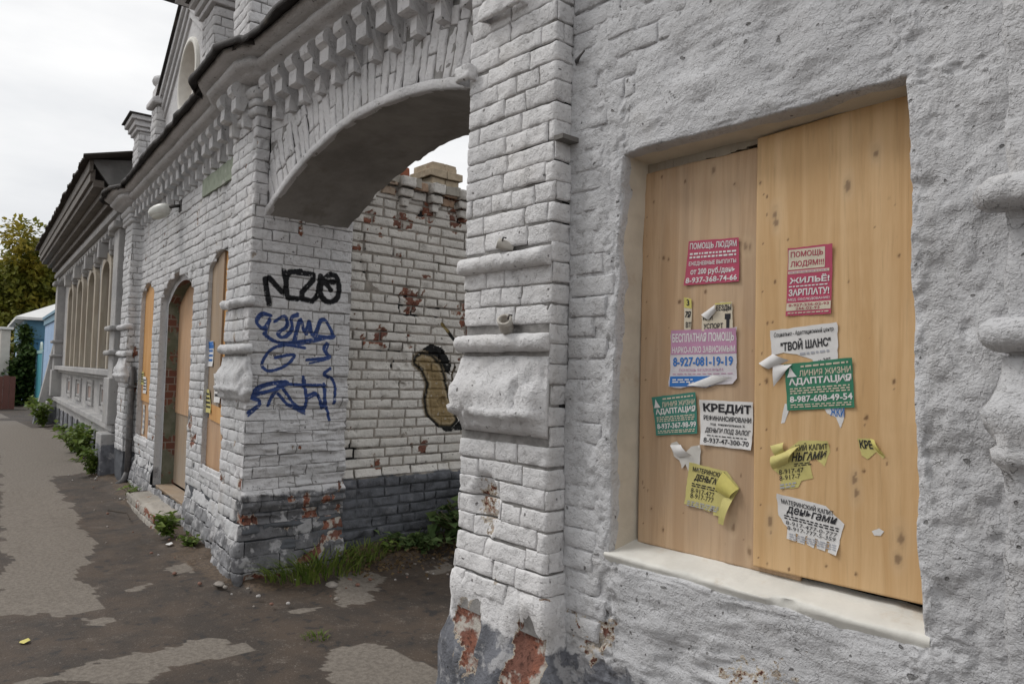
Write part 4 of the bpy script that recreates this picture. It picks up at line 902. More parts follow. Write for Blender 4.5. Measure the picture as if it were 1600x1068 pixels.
def flyer(label, C4, ink, texts=(), bands=(), greek=(), poly=None, Y=None, curl=.003, jit=.006, name='flyer', frame=None, group=None, wrinkle=.0012, flaps=()):
    """C4: corners TL, TR, BR, BL as (x, z) measured on the plane Y = .10"""
    yb = Y if Y is not None else (.1005 if np.mean([c[0] for c in C4]) > -1.155 else .117)
    k_ = (yb + 2) / 2.1
    C4 = [(c[0] * k_, 1.5 + (c[1] - 1.5) * k_) for c in C4] if frame is None else C4
    def W(u, v, d):
        p = bil(C4, u, v); u = np.asarray(u); v = np.asarray(v)
        bend = curl * (sst(.25, .5, np.abs(u - .5)) * sst(.25, .5, np.abs(v - .5)))
        q = np.stack([p[:, 0], 0 * u, p[:, 1]], 1); wr = wrinkle * (.6 + fbm(q, 22, 3, 801))
        if frame is None: return np.stack([p[:, 0], yb - d - bend - wr, p[:, 1]], 1)
        return np.array([frame(a, d + b + w_, c) for a, c, b, w_ in zip(p[:, 0], p[:, 1], bend, wr)])
    P = poly or [(0, 0), (1, 0), (1, 1), (0, 1)]
    pts = []; sz = abs(C4[1][0] - C4[0][0])
    for (a, b), (c, d) in zip(P, P[1:] + P[:1]):
        n_ = max(int(math.hypot(c - a, d - b) / .09), 1)
        for i in range(n_): pts.append((a + (c - a) * i / n_, b + (d - b) * i / n_))
    pts = np.array(pts) + RNG.normal(0, jit, (len(pts), 2)) * (1 if poly else .5)
    # fill by clipping a lattice: triangulate the outline with interior points
    nb_ = len(pts); from mathutils.geometry import delaunay_2d_cdt
    gr = [(a, b) for a in np.linspace(.06, .94, 9) for b in np.linspace(.06, .94, 9)]
    gr = [g_ for g_, i_ in zip(gr, inpoly(np.array([g_[0] for g_ in gr]), np.array([g_[1] for g_ in gr]), pts)) if i_]
    vs_, _, fs_, *_ = delaunay_2d_cdt([Vector((float(a), float(b))) for a, b in list(pts) + gr], [(i, (i + 1) % nb_) for i in range(nb_)], [list(range(nb_))], 1, 1e-6)
    uv = np.array([(v.x, v.y) for v in vs_])
    o = mesh(name, W(uv[:, 0], uv[:, 1], 0.), [tuple(f) for f in fs_], INK[ink]); tag(o, label, 'flyer', group)
    sgn = 1
    for (a, b, c, d, ik) in bands:
        us_, vs2 = np.linspace(a, c, 11), np.linspace(b, d, 7); UU, VV = [q.ravel() for q in np.meshgrid(us_, vs2, indexing='ij')]
        mesh('printed_band', W(UU, VV, .0007), gridq(11, 7), INK[ik], o)
    by = {}
    for (tx, a, b, c, d, ik, bold, sh) in texts:
        V, Fs = textmesh(tx, bold, sh)
        if len(V) == 0: continue
        by.setdefault(ik, []).append((V[:, 0] * (c - a) + a, (1 - V[:, 1]) * (d - b) + b, Fs))
    for (a, b, c, d, ik, rows) in greek:
        for r in range(rows):
            y0 = b + (d - b) * (r + .2) / rows; y1 = b + (d - b) * (r + .72) / rows; u = a
            while u < c - .02:
                w = RNG.uniform(.03, .10); e = min(u + w, c)
                by.setdefault(ik, []).append((np.array([u, e, e, u]), np.array([y0, y0, y1, y1]), [(0, 1, 2, 3)])); u = e + .022
    for ik, L_ in by.items():
        B_ = Buf()
        for U1, V1, Fs in L_: B_.add(W(U1, V1, .0013), Fs)
        ob = mesh('lettering', B_.V(), B_.f, INK[ik], o, smooth=False)
    for (pts4, ik, lift) in flaps:      # curled torn pieces: outline in uv, lifted off along v
        P4 = np.array(pts4); uu, vv = [q.ravel() for q in np.meshgrid(np.linspace(0, 1, 6), np.linspace(0, 1, 8), indexing='ij')]
        q = bil(P4, uu, vv); V = W(q[:, 0], q[:, 1], .002); lf = lift * (1 - (2 * vv - 1) ** 2) * (.6 + .4 * uu) + .002
        if frame is None: V[:, 1] -= lf
        mesh('torn_flap', V, gridq(6, 8), INK[ik], o)
    return o
f1 = [(-1.42, 1.977), (-1.226, 1.966), (-1.224, 1.819), (-1.438, 1.822)]
flyer('square red flyer with white lettering, alone at the top of the dull plywood sheet', f1, 'red', [('ПОМОЩЬ ЛЮДЯМ', .04, .05, .96, .22, 'white', .02, 0), ('ЕЖЕДНЕВНЫЕ ВЫПЛАТЫ', .05, .47, .95, .58, 'white', .02, 0), ('от 200 руб./день', .10, .63, .93, .80, 'white', .025, 0), ('8-937-368-74-66', .03, .83, .97, .96, 'white', .02, 0)], greek=[(.05, .26, .95, .42, 'white', 2)])
f2 = [(-1.056, 1.91), (-.918, 1.909), (-.921, 1.699), (-1.062, 1.697)]
flyer('tall red and cream flyer at the top of the yellower plywood sheet', f2, 'red', [('ПОМОЩЬ', .07, .06, .80, .16, 'darkred', .02, 0), ('ЛЮДЯМ!!!', .07, .20, .82, .30, 'darkred', .02, 0), ('ЖИЛЬЁ!', .06, .42, .95, .53, 'white', .03, 0), ('ЗАРПЛАТУ!', .05, .61, .95, .71, 'white', .03, 0), ('МЕД. ОБСЛЕДОВАНИЕ!', .04, .745, .96, .785, 'white', .01, 0), ('8-927-236-02-93', .06, .825, .95, .865, 'darkred', .01, 0), ('266-02-93', .22, .875, .75, .915, 'darkred', .01, 0)],
      bands=[(.02, .03, .84, .325, 'cream'), (.02, .345, .94, .385, 'cream'), (.01, .81, .99, .925, 'cream')], greek=[(.05, .555, .95, .59, 'white', 1), (.05, .945, .95, .975, 'cream', 1), (.05, .35, .9, .38, 'pinkish', 1)])
flyer('narrow torn yellow strip above the pink and blue flyer', [(-1.438, 1.783), (-1.405, 1.775), (-1.404, 1.665), (-1.436, 1.665)], 'cream', [('3', .35, .06, .7, .26, 'black', .03, 0), ('7Я', .15, .42, .9, .62, 'black', .03, .2), ('ВТ', .25, .76, .95, .93, 'black', .02, 0)], bands=[(.03, .02, .97, .33, 'yellow2')], poly=[(0, .05), (.5, 0), (.95, .06), (1, .5), (.92, 1), (.03, 1)], curl=.001)
flyer('torn pale yellow flyer with a black figure above the pink and blue flyer', [(-1.364, 1.755), (-1.245, 1.755), (-1.246, 1.660), (-1.366, 1.660)], 'cream', [('ЕЕЗДЫ', .46, .10, .95, .34, 'black', .025, .1), ('ИЛИ', .05, .44, .36, .62, 'black', .02, 0), ('УСПОРТ', .08, .74, .70, .93, 'black', .02, 0)], bands=[(.42, .03, .95, .08, 'yellow2'), (.75, .42, .93, .62, 'black'), (.80, .60, .90, .95, 'black')], poly=[(.42, .1), (.60, .0), (.97, .02), (1, .9), (.95, 1), (.02, 1), (.0, .5), (.18, .45)], curl=.001,
      flaps=[([(.0, .42), (.45, .08), (.50, .30), (.24, .62)], 'white', .008)])
f3 = [(-1.49, 1.667), (-1.23, 1.668), (-1.225, 1.472), (-1.494, 1.462)]
flyer('pink, white and blue flyer on the dull plywood sheet', f3, 'lilac', [('БЕСПЛАТНАЯ ПОМОЩЬ', .03, .07, .96, .25, 'white', .025, 0), ('НАРКО-АЛКО ЗАВИСИМЫМ', .03, .30, .97, .41, 'white', .02, 0), ('8-927-081-19-19', .05, .48, .94, .64, 'blue', .025, 0), ('ПОМОЩЬ БЕЗДОМНЫМ', .15, .68, .80, .735, 'pinkish', .0, 0)],
      bands=[(.01, .01, .99, .435, 'pinkish'), (.01, .81, .62, .985, 'blue'), (.30, .91, .56, .975, 'lilac')], greek=[(.05, .76, .95, .785, 'pinkish', 1), (.05, .85, .36, .93, 'white', 2)], poly=[(0, .02), (1, 0), (.99, .86), (.93, .95), (.7, .96), (.55, 1), (0, 1)],
      flaps=[([(.28, .97), (.66, .80), (.94, .84), (.58, .99)], 'white', .004)])
flyer('torn white flyer on the yellower plywood sheet, half under a green one', [(-1.113, 1.657), (-.904, 1.673), (-.896, 1.545), (-1.111, 1.515)], 'white', [('Социально - Адаптационный центр', .06, .08, .95, .21, 'black', .01, .2), ('"ТВОЙ ШАНС"', .16, .27, .90, .52, 'black', .03, 0), ('к 20"', .72, .78, .88, .90, 'black', .01, 0)], greek=[(.45, .58, .9, .68, 'grey', 1)], poly=[(0, .02), (1, 0), (.98, 1), (.70, 1.0), (.62, .78), (.40, .62), (.2, .56), (.02, .58)], curl=.002,
      flaps=[([(-.18, .72), (.05, .55), (.30, .74), (-.02, .88)], 'white', .012), ([(.05, .80), (.34, .84), (.22, 1.02), (.06, 1.28)], 'white', .006)])
f5 = [(-1.065, 1.547), (-.861, 1.569), (-.852, 1.425), (-1.054, 1.405)]
def greenf(label, C4, ink, phone, **kw):
    t_ = flyer(label, C4, ink, [('ЛИНИЯ ЖИЗНИ', .22, .16, .98, .29, 'cream', .015, 0), ('АДАПТАЦИЯ', .05, .32, .98, .49, 'white', .035, 0), (phone, .05, .70, .98, .84, 'white', .025, 0)], greek=[(.25, .05, .95, .12, 'cream', 1), (.06, .52, .95, .67, 'cream', 3), (.06, .87, .96, .96, 'cream', 2)], **kw)
    return t_
LOGO = [(.03, .29), (.06, .20), (.085, .06), (.13, .18), (.185, .29)]
for lab, C4, ik, ph in (('green flyer overlapping the torn white one on the yellower plywood sheet', f5, 'green', '8-987-608-49-54'), ('green flyer beside the white credit flyer on the dull plywood sheet', [(-1.569, 1.424), (-1.385, 1.45), (-1.375, 1.308), (-1.546, 1.287)], 'green2', '8-937-367-98-99')):
    o = greenf(lab, C4, ik, ph, Y=(.0985 if ik == 'green' else None), poly=None)
    yb = .0985 if ik == 'green' else .117; k_ = (yb + 2) / 2.1; p = bil([(c[0] * k_, 1.5 + (c[1] - 1.5) * k_) for c in C4], [q[0] for q in LOGO], [q[1] for q in LOGO])
    mesh('emblem', [(a, yb - .0032, b) for a, b in p], [tuple(range(5))], INK['white'], o, smooth=False)
flyer('square white credit flyer with black lettering on the dull plywood sheet', [(-1.367, 1.424), (-1.168, 1.425), (-1.173, 1.271), (-1.362, 1.272)], 'white', [('КРЕДИТ', .07, .07, .97, .29, 'black', .04, 0), ('РЕФИНАНСИРОВАНИ', .07, .33, .97, .45, 'black', .02, 0), ('под  минимальные %', .2, .49, .86, .56, 'black', .01, 0), ('ДЕНЬГИ ПОД ЗАЛОГ', .09, .60, .97, .73, 'black', .02, .25), ('8-937-47-300-70', .07, .83, .95, .94, 'black', .015, 0)], greek=[(.13, .76, .9, .80, 'black', 1)], curl=.006)
flyer('scrap of torn white paper under the two flyers of the dull plywood sheet', [(-1.493, 1.275), (-1.362, 1.275), (-1.362, 1.165), (-1.478, 1.165)], 'backpaper', poly=[(.05, .1), (.25, .0), (.5, .35), (.72, .12), (1, .05), (.98, .8), (.6, .95), (.5, .7), (.38, .85), (.3, .6), (.12, .5)], curl=.004, flaps=[([(.05, .15), (.4, .1), (.75, .4), (.3, .5)], 'white', .012)], name='paper_scrap')
TABS = lambda y, n_=4: [q for i in range(n_, 0, -1) for q in ((i / n_ * .86 - .015 + .04, y), (i / n_ * .86 - .02 + .04, 1.0), ((i - 1) / n_ * .86 + .03 + .04, .985), ((i - 1) / n_ * .86 + .035 + .04, y))]
flyer('crumpled yellow flyer with tear-off tabs on the dull plywood sheet', [(-1.405, 1.208), (-1.205, 1.191), (-1.225, 1.046), (-1.425, 1.054)], 'yellow', [('МАТЕРИНСКИЙ', .08, .05, .70, .19, 'black', .02, .1), ('ДЕНЬГАМИ', .13, .22, .74, .40, 'black', .03, .3), ('8-917-477', .10, .55, .55, .66, 'black', .0, 0), ('8-917-777', .10, .67, .55, .78, 'black', .0, 0)], greek=[(.1, .43, .6, .53, 'black', 2), (.06, .84, .66, .98, 'grey', 3)], poly=[(0, 0), (.72, .02), (.98, .32), (.90, .62), (.75, .72)] + [(.70, .82), (.70, 1.05), (.58, 1.05), (.56, .84), (.50, 1.0), (.36, .98), (.35, .84), (.33, .98), (.18, .97), (.17, .83), (.15, .97), (.0, .95)], curl=.004,
      flaps=[([(.66, .04), (.98, .34), (.84, .60), (.56, .48)], 'yellow2', .016), ([(.72, .62), (.92, .55), (.80, 1.22), (.70, 1.2)], 'yellow', .012)])
flyer('yellow flyer torn at its left side, above the white flyer with tear-off tabs', [(-1.112, 1.303), (-.921, 1.327), (-.926, 1.200), (-1.095, 1.150)], 'yellow', [('КИЙ КАПИТ', .44, .05, .96, .22, 'black', .02, 0), ('НЬГАМИ', .36, .25, .95, .44, 'black', .03, .3), ('8-917-47', .12, .58, .56, .68, 'black', .0, 0), ('8-917-7', .12, .70, .50, .80, 'black', .0, 0)], greek=[(.4, .47, .7, .55, 'black', 2), (.12, .86, .42, .98, 'grey', 2)], poly=[(.36, .12), (.5, 0), (.95, .02), (1, .30), (.92, .62), (.76, .40), (.66, .45), (.72, .84), (.52, .86), (.46, 1.0), (.12, .98), (.14, .70), (.0, .55)], curl=.004,
      flaps=[([(.0, .30), (.52, .10), (.30, .45), (.02, .56)], 'yellow', .018), ([(.02, .08), (.25, .02), (.26, .22), (.10, .32)], 'yellow', .010)])
flyer('small curled yellow scrap of flyer on the yellower plywood sheet', [(-.845, 1.340), (-.785, 1.340), (-.765, 1.280), (-.838, 1.276)], 'yellow', [('КРЕ', .08, .10, .62, .48, 'black', .03, 0)], poly=[(0, .05), (.65, 0), (1, .75), (.9, .9), (.7, .6), (.3, .95), (.1, .8)], curl=.002, flaps=[([(.60, .0), (.78, .05), (1.0, .80), (.80, .62)], 'yellow2', .010)], name='paper_scrap')
flyer('white flyer with cut tear-off tabs low on the yellower plywood sheet', [(-1.085, 1.146), (-.876, 1.128), (-.890, 1.000), (-1.070, 1.010)], 'white', [('МАТЕРИНСКИЙ КАПИТ', .06, .06, .84, .20, 'black', .02, 0), ('деньгами', .12, .22, .90, .42, 'black', .018, .3), ('8-917-477-0-777', .10, .56, .92, .65, 'black', .0, .1), ('8-917-777-5-359', .12, .67, .90, .76, 'black', .0, .1)], greek=[(.08, .43, .93, .54, 'black', 2), (.15, .82, .92, .97, 'grey', 3)],
      poly=[(0, 0), (.72, .02), (.86, .18), (1, .32), (.97, .6), (.95, 1.06), (.80, 1.04), (.815, .80), (.77, .80), (.745, 1.03), (.615, 1.01), (.63, .80), (.585, .80), (.56, 1.02), (.44, 1.0), (.46, .80), (.415, .80), (.395, 1.0), (.28, .98), (.30, .80), (.255, .80), (.24, .98), (.10, .96), (.11, .72), (-.02, .48)], curl=.006)
for lab, C4, ik, pl in (('white paper remnant hanging below the left corner of the green flyer', [(-1.075, 1.425), (-1.045, 1.425), (-1.05, 1.36), (-1.078, 1.36)], 'white', [(.4, 0), (1, 0), (.9, .3), (.5, .9), (.1, .95), (.2, .5)]), ('blue-lettered white paper remnant below the green flyer', [(-.945, 1.425), (-.880, 1.43), (-.880, 1.36), (-.945, 1.37)], 'white', [(0, 0), (1, 0), (.95, .6), (.8, 1), (.6, .55), (.2, .4)]), ('tiny white paper remnant right of the white flyer with tabs', [(-.805, 1.092), (-.772, 1.092), (-.772, 1.070), (-.805, 1.070)], 'white', [(0, .5), (.6, 0), (1, .3), (.7, .9), (.2, 1)])):
    flyer(lab, C4, ik, [('ЖКИ', .35, .1, .98, .5, 'blue', .02, 0)] if 'blue' in lab else (), poly=pl, curl=.001, name='paper_scrap')

# ================================================================== BOARDS, FLYERS AND FITTINGS OF THE PAVILION
def panel(name, label, P, off, th, mat, group=None):
    """flat board: outline P in (s, z), front face at depth off"""
    ss = np.array([p[0] for p in P]); zz = np.array([p[1] for p in P]); n = len(P)
    V = [PV(s_, -off, z_) for s_, z_ in P] + [PV(s_, -off - th, z_) for s_, z_ in P]
    Fs = [tuple(range(n))] + [tuple(range(2 * n - 1, n - 1, -1))] + [(i, (i + 1) % n, n + (i + 1) % n, n + i) for i in range(n)]
    o = mesh(name, V, Fs, mat, None, {'knot': np.zeros(2 * n), 'pale': np.zeros(2 * n)}, smooth=False)
    return tag(o, label, 'board', group)
def arch_top(o, s0, s1, dz=.0, n=9): return [(s_, optop(o, min(max(s_, o[0]), o[1])) - dz) for s_ in np.linspace(s0, s1, n)]
o3, od, o1 = OPEN['w3'], OPEN['door'], OPEN['w1']
panel('window_board', 'greyish weathered plywood board in the arched window next to the gateway', [(1.14, 1.10), (1.53, 1.10)] + arch_top(o3, 1.53, 1.14, -.02), .034, .014, PLY_E)
panel('window_board', 'bright orange board in the arched window next to the gateway', [(.70, .98), (1.36, .98)] + arch_top(o3, 1.36, .70, -.02), .050, .014, PLY_D)
panel('window_board', 'tan lower plywood board filling the bottom of the window next to the gateway', [(.70, .58), (1.53, .58), (1.53, 1.045), (.70, .995)], .042, .010, PLY_C)
panel('window_board', 'narrow plywood patch nailed across the window next to the gateway', [(.70, .99), (1.40, 1.04), (1.40, 1.17), (.70, 1.12)], .030, .010, PLY_D)
panel('door_board', 'tall tan plywood board closing the upper doorway with flyers', [(2.06, .95), (3.47, .97)] + [(s_, z_ - .07) for s_, z_ in arch_top(od, 3.47, 2.06, -.03)], .185, .014, PLY_C)
panel('door_board', 'pale plywood board closing the lower doorway above the step', [(2.06, .20), (3.47, .20), (3.47, .985), (2.06, .965)], .198, .010, PLY_E)
panel('window_board', 'orange upper board in the arched window beside the drainpipe', [(3.90, 1.03), (4.73, 1.05)] + arch_top(o1, 4.73, 3.90, -.02), .045, .014, PLY_D)
panel('window_board', 'tan lower board in the arched window beside the drainpipe', [(3.90, .58), (4.73, .58), (4.73, 1.06), (3.90, 1.04)], .060, .010, PLY_C)
def pfly(label, s, z, w, hgt, ink, off, greek='black', rot=0., **kw):
    fr_ = lambda a, d, c: PV(a, -off + d + .004, c)
    # TL is the larger s (left as seen from the street)
    C4 = [(s + w / 2 + rot * hgt, z + hgt / 2), (s - w / 2 + rot * hgt, z + hgt / 2), (s - w / 2 - rot * hgt, z - hgt / 2), (s + w / 2 - rot * hgt, z - hgt / 2)]
    return flyer(label, C4, ink, greek=[(.1, .12, .9, .85, greek, 4)], frame=fr_, curl=.006, wrinkle=.003, **kw)
pfly('small blue and white flyer on the greyish board of the arched window', 1.42, 1.60, .16, .22, 'white', .034, 'blue', bands=[(.02, .02, .98, .3, 'blue')])
pfly('white flyer peeling off the boards of the window next to the gateway', 1.16, 1.31, .17, .24, 'white', .030, 'black', .08)
pfly('torn yellow flyer on the boards of the window next to the gateway', 1.44, 1.19, .16, .20, 'yellow', .030, 'black', .2)
pfly('yellow flyer high on the doorway board', 2.62, 1.745, .22, .15, 'yellow2', .185, 'black')
pfly('small dark-lettered cream flyer on the doorway board', 2.72, 1.60, .20, .14, 'cream', .185, 'black')
pfly('pale blue flyer at the edge of the doorway board', 2.36, 1.58, .13, .20, 'paleblue', .185, 'white')
pfly('white flyer low on the doorway board', 2.70, 1.27, .20, .20, 'white', .185, 'black', .05)
pfly('yellow flyer hanging loose low on the doorway board', 2.45, 1.18, .17, .20, 'yellow', .185, 'black', .12)
pfly('narrow red flyer at the edge of the doorway board', 2.26, 1.75, .06, .26, 'red', .185, 'white')
pfly('crumpled yellow flyer on the boards of the window beside the drainpipe', 4.62, 1.32, .20, .16, 'yellow', .045, 'black', .15)
pfly('white flyer on the boards of the window beside the drainpipe', 4.46, 1.24, .20, .20, 'white', .045, 'black', .1)
pfly('long strip of torn white paper on the lower board of the window beside the drainpipe', 4.52, .82, .12, .36, 'backpaper', .060, 'grey', name='paper_scrap')
# doorstep
ST = thing('doorstep', 'broken rendered brick doorstep below the boarded doorway', 'step', PV(2.75, .15, 0))
STM = paint_mat('doorstep_render', c1=(.40, .37, .33), c2=(.31, .285, .25), dirt=.9, cracks=1., chipn=.05)
SP = Path([P2(2.02, -.02), P2(2.02, .25), P2(3.50, .25), P2(3.50, -.02)], -1, r=.03)
r_ = random.Random(3)
for zz, hh_ in ((-.05, .09), (.045, .075)):
    u = 0
    while u < SP.len:
        w = r_.choice((.25, .13)) * r_.uniform(.9, 1.1); e = min(u + w, SP.len)
        ch_ = float(r_.random() < .55)
        V, Q, at = brick_patch(SP, u + .003, e - .003, zz, zz + hh_, .02, .012, lambda U, Z, B, c_=ch_: (fbm(B, 6, 4, 901) * .02 - .03 * sst(.2, .4, fbm(B, 4, 3, 903)), np.clip(c_ * sst(-.15, .1, fbm(B, 8, 4, 905)), 0, 1)), 1.8, .014)
        adopt(mesh('brick', V, Q, STM, None, at), ST); u = e
sx, sy = _lin(2.04, 3.48, .03), _lin(-.20, .25, .03); UU, VV = [a.ravel() for a in np.meshgrid(sx, sy, indexing='ij')]
V = np.array([PV(a, b, .126) for a, b in zip(UU, VV)]); ed = np.minimum(np.minimum(UU - 2.04, 3.48 - UU), .25 - VV)
V[:, 2] += fbm(V, 7, 4, 911) * .012 + fbm(V, 22, 3, 913) * .005 - .03 * sst(.05, .0, ed + fbm(V, 8, 3, 915) * .03)
adopt(mesh('tread', V, gridq(len(sx), len(sy)), STM, None, {'chip': .55 * sst(.1, .3, fbm(V, 6, 4, 917))}), ST)
b_ = Buf().box((2.07, .02, .125), (3.46, .19, .185), fr); b_.make('threshold', PLY_E, ST, rough=.004, bev=.006)
# street lamp head on the wall
LM = thing('wall_lamp', 'white egg-shaped wall lamp on a short bracket below the cornice', 'lamp', PV(2.9, 0, 3.1))
LWH = plain('lamp_enamel', (.62, .62, .58), .4, .15, 12, .1, .001, .5, (.45, .44, .40)); LGL = plain('lamp_glass', (.55, .55, .50), .25, .1, 12, .05, .001, .5)
b_ = Buf(); prof = [(0, .0), (.035, .012), (.058, .05), (.068, .11), (.064, .17), (.05, .22), (.03, .25), (0, .262)]
def lathe(b_, org, axis_, prof, k=16):
    a = Vector(axis_).normalized(); p = a.orthogonal().normalized(); q = a.cross(p); V = []
    for r, t_ in prof:
        for j in range(k):
            an = 2 * math.pi * j / k; V.append(tuple(Vector(org) + a * t_ + p * (r * math.cos(an)) + q * (r * math.sin(an))))
    n = len(prof); b_.add(V, [(i * k + j, i * k + (j + 1) % k, (i + 1) * k + (j + 1) % k, (i + 1) * k + j) for i in range(n - 1) for j in range(k)]); return b_
ax = np.array([PD[0] * .72 + PN[0] * .6, PD[1] * .72 + PN[1] * .6, -.22])
lathe(b_, PV(2.76, .09, 3.10), ax, prof); b_.make('lamp_shade', LWH, LM, True)
b_ = Buf(); lathe(b_, PV(2.76, .085, 3.085), ax * np.array([1, 1, 1.6]), [(0, .03), (.045, .05), (.055, .11), (.05, .18), (.03, .225), (0, .235)]); b_.make('lens', LGL, LM, True)
Buf().tube([PV(2.72, .01, 3.12), PV(2.73, .06, 3.11), PV(2.77, .10, 3.10)], .017).make('bracket', FLASH, LM, True)
Buf().box((2.66, -.012, 3.06), (2.78, .0, 3.18), fr).make('wall_plate', FLASH, LM, bev=.003)
# drainpipe
IRON = plain('old_painted_iron', (.115, .11, .11), .6, .4, 25, .4, .002, .4, (.20, .17, .15))
DP = thing('drainpipe', 'dark rusty drainpipe stub on the wall left of the last boarded window', 'pipe', PV(4.80, .05, 0))
Buf().tube([PV(4.80, .05, .12), PV(4.80, .05, .6), PV(4.80, .052, 1.46)], .036, 12).make('pipe', IRON, DP, True)
Buf().tube([PV(4.80, .05, .15), PV(4.80, .09, .05), PV(4.80, .16, .0)], .037, 12).make('outlet', IRON, DP, True)
for z in (.55, 1.2): Buf().box((4.755, -.095, z), (4.845, .0, z + .025), fr).make('clamp', IRON, DP, bev=.004)
# ceramic stubs on the near pier
CER = plain('painted_porcelain', (.52, .49, .44), .6, .25, 20, .3, .002, .4, (.30, .26, .22))
for lab, p, ax_, hk in (('broken porcelain insulator on the upper moulding of the gate pier', (-2.150, -.105, 2.015), (-.55, -.6, .25), 1), ('hollow porcelain insulator pipe above the second moulding of the gate pier', (-2.135, -.112, 1.672), (.40, -.62, .62), 0)):
    t_ = thing('insulator', lab, 'insulator', p); b_ = Buf()
    L_ = .045 if hk else .062; R__ = .022 if hk else .029
    lathe(b_, p, ax_, [(R__ * .55, -.025), (R__ * .8, .0), (R__, .012), (R__, L_ * .7), (R__ * 1.06, L_), (R__ * .72, L_ + .002), (R__ * .66, L_ * .3), (.002, L_ * .25)], 16); b_.make('porcelain_body', CER, t_, True, .004)
    e = Vector(p) + Vector(ax_).normalized() * L_ * .9 + Vector((.02, 0, .004)); Buf().tube([tuple(e), tuple(e + Vector((.012, -.004, .018))), tuple(e + Vector((.02, .006, .014)))], .004, 6).make('iron_hook', IRON, t_, True)
tw = Buf(); tw.tube([(-1.885, .0, 2.735), (-1.86, -.03, 2.722), (-1.83, -.045, 2.725), (-1.80, -.05, 2.738)], [.010, .009, .006, .004], 6)
tag(tw.make('iron_stub', IRON, None, True, .006), 'bent iron stub sticking from the corner between pier and plastered wall', 'hook')
b_ = Buf().box((-1.905, -.10, 2.40), (-1.855, .0, 2.418)); tag(b_.make('slate_sliver', plain('slate', (.16, .15, .14), .8), None, rough=.004), 'thin slate sliver in a joint on the side of the gate pier', 'slate')

# ================================================================== OLD HOUSE further along
OH = thing('old_house', 'old grey house with four tall hooded windows and deep timber eaves', 'house', PV(10.5, -3, 0))
WC = [7.45, 9.20, 10.95, 12.70]; HW = .44
HWALL = PAINT_HOUSE; PKM = plain('pink_old_render', (.36, .28, .25), .9, .25, 10, .5)
b_ = Buf(); prev = 5.95
for c in WC + [None]:
    e = (c - HW) if c else 15.2
    b_.box((prev, 0, 1.40), (e, .5, 3.62), fr); prev = (c + HW) if c else 0
for c in WC: b_.box((c - HW, 0, 3.0), (c + HW, .5, 3.62), fr)
b_.box((5.45, .02, -.1), (15.2, 6, .6), fr); b_.box((5.95, .001, .6), (15.2, .5, 1.40), fr); b_.box((5.42, .05, .6), (5.95, .5, 3.6), fr); b_.box((5.45, .5, .6), (15.2, 6, 3.62), fr)
b_.make('wall', HWALL, OH)
def hbox(name, s0, s1, o0, o1, z0, z1, mat=HWALL, par=OH, rough=.008, bev=.012): return Buf().box((s0, -o1, z0), (s1, -o0, z1), fr).make(name, mat, par, rough=rough, bev=bev)
hbox('plinth_ledge', 5.62, 15.25, -.02, .14, .58, .68); hbox('plinth', 5.70, 15.2, -.02, .07, -.1, .57)
hbox('sill_course', 5.66, 15.2, -.02, .15, 1.31, 1.40); hbox('sill_course', 5.70, 15.2, -.02, .08, 1.25, 1.305)
for s0 in WC:
    for hw_, t_, o_, za, zb in ((.44, .05, .03, .76, 1.20), (.26, .04, .022, .84, 1.12)):
        for (a, c, z0, z1) in ((s0 - hw_, s0 - hw_ + t_, za, zb), (s0 + hw_ - t_, s0 + hw_, za, zb), (s0 - hw_ + t_ + .002, s0 + hw_ - t_ - .002, za, za + t_), (s0 - hw_ + t_ + .002, s0 + hw_ - t_ - .002, zb - t_, zb)): hbox('panel_frame', a, c, -.01, o_, z0, z1, rough=.004, bev=.006)
    Buf().box((s0 - .215, -.006, .885), (s0 + .215, .0, 1.075), fr).make('panel', PKM, OH)
for s0 in np.arange(6.5, 14.6, .9): Buf().box((s0, -.074, .12), (s0 + .22, .0, .44), fr).make('vent_shade', DARK, OH)  # near-black plates on the plinth face; the vents' shade is their colour
for s0, s1 in ((5.62, 6.02), (14.75, 15.2)):
    hbox('pilaster', s0, s1, -.02, .16, .68, 3.55)
    for z in (1.60, 1.93): hbox('moulding', s0 - .05, s1 + .05, -.02, .23, z, z + .07, bev=.03)
    hbox('moulding', s0 - .06, s1 + .06, -.02, .24, 3.30, 3.40, bev=.03); hbox('pilaster_foot', s0 - .06, s1 + .06, -.02, .26, -.1, .56)
    hbox('pilaster_pedestal', s0 - .03, s1 + .03, -.02, .20, .685, 1.30)
def hood(c, r0, r1, o0, o1, zc, name, par, mat, flat=.62, n=18):
    V = []
    for i in range(n + 1):
        a = math.pi * i / n
        for r, o_ in ((r0, o0), (r0, o1), (r1, o1), (r1, o0)): V.append(PV(c + r * math.cos(a), o_, zc + r * flat * math.sin(a)))
    Fs = [(i * 4 + j, i * 4 + (j + 1) % 4, (i + 1) * 4 + (j + 1) % 4, (i + 1) * 4 + j) for i in range(n) for j in range(4)] + [(0, 1, 2, 3), (n * 4 + 3, n * 4 + 2, n * 4 + 1, n * 4)]
    return Buf().add(V, Fs).make(name, mat, par, bev=.008, rough=.005)
PANE = NT('old_window_glass'); PANE = PANE.fin((.12, .125, .13), .12, None, .5)
SHB = [PLY_E, PLY_C, OLDPAINT, PLY_E]
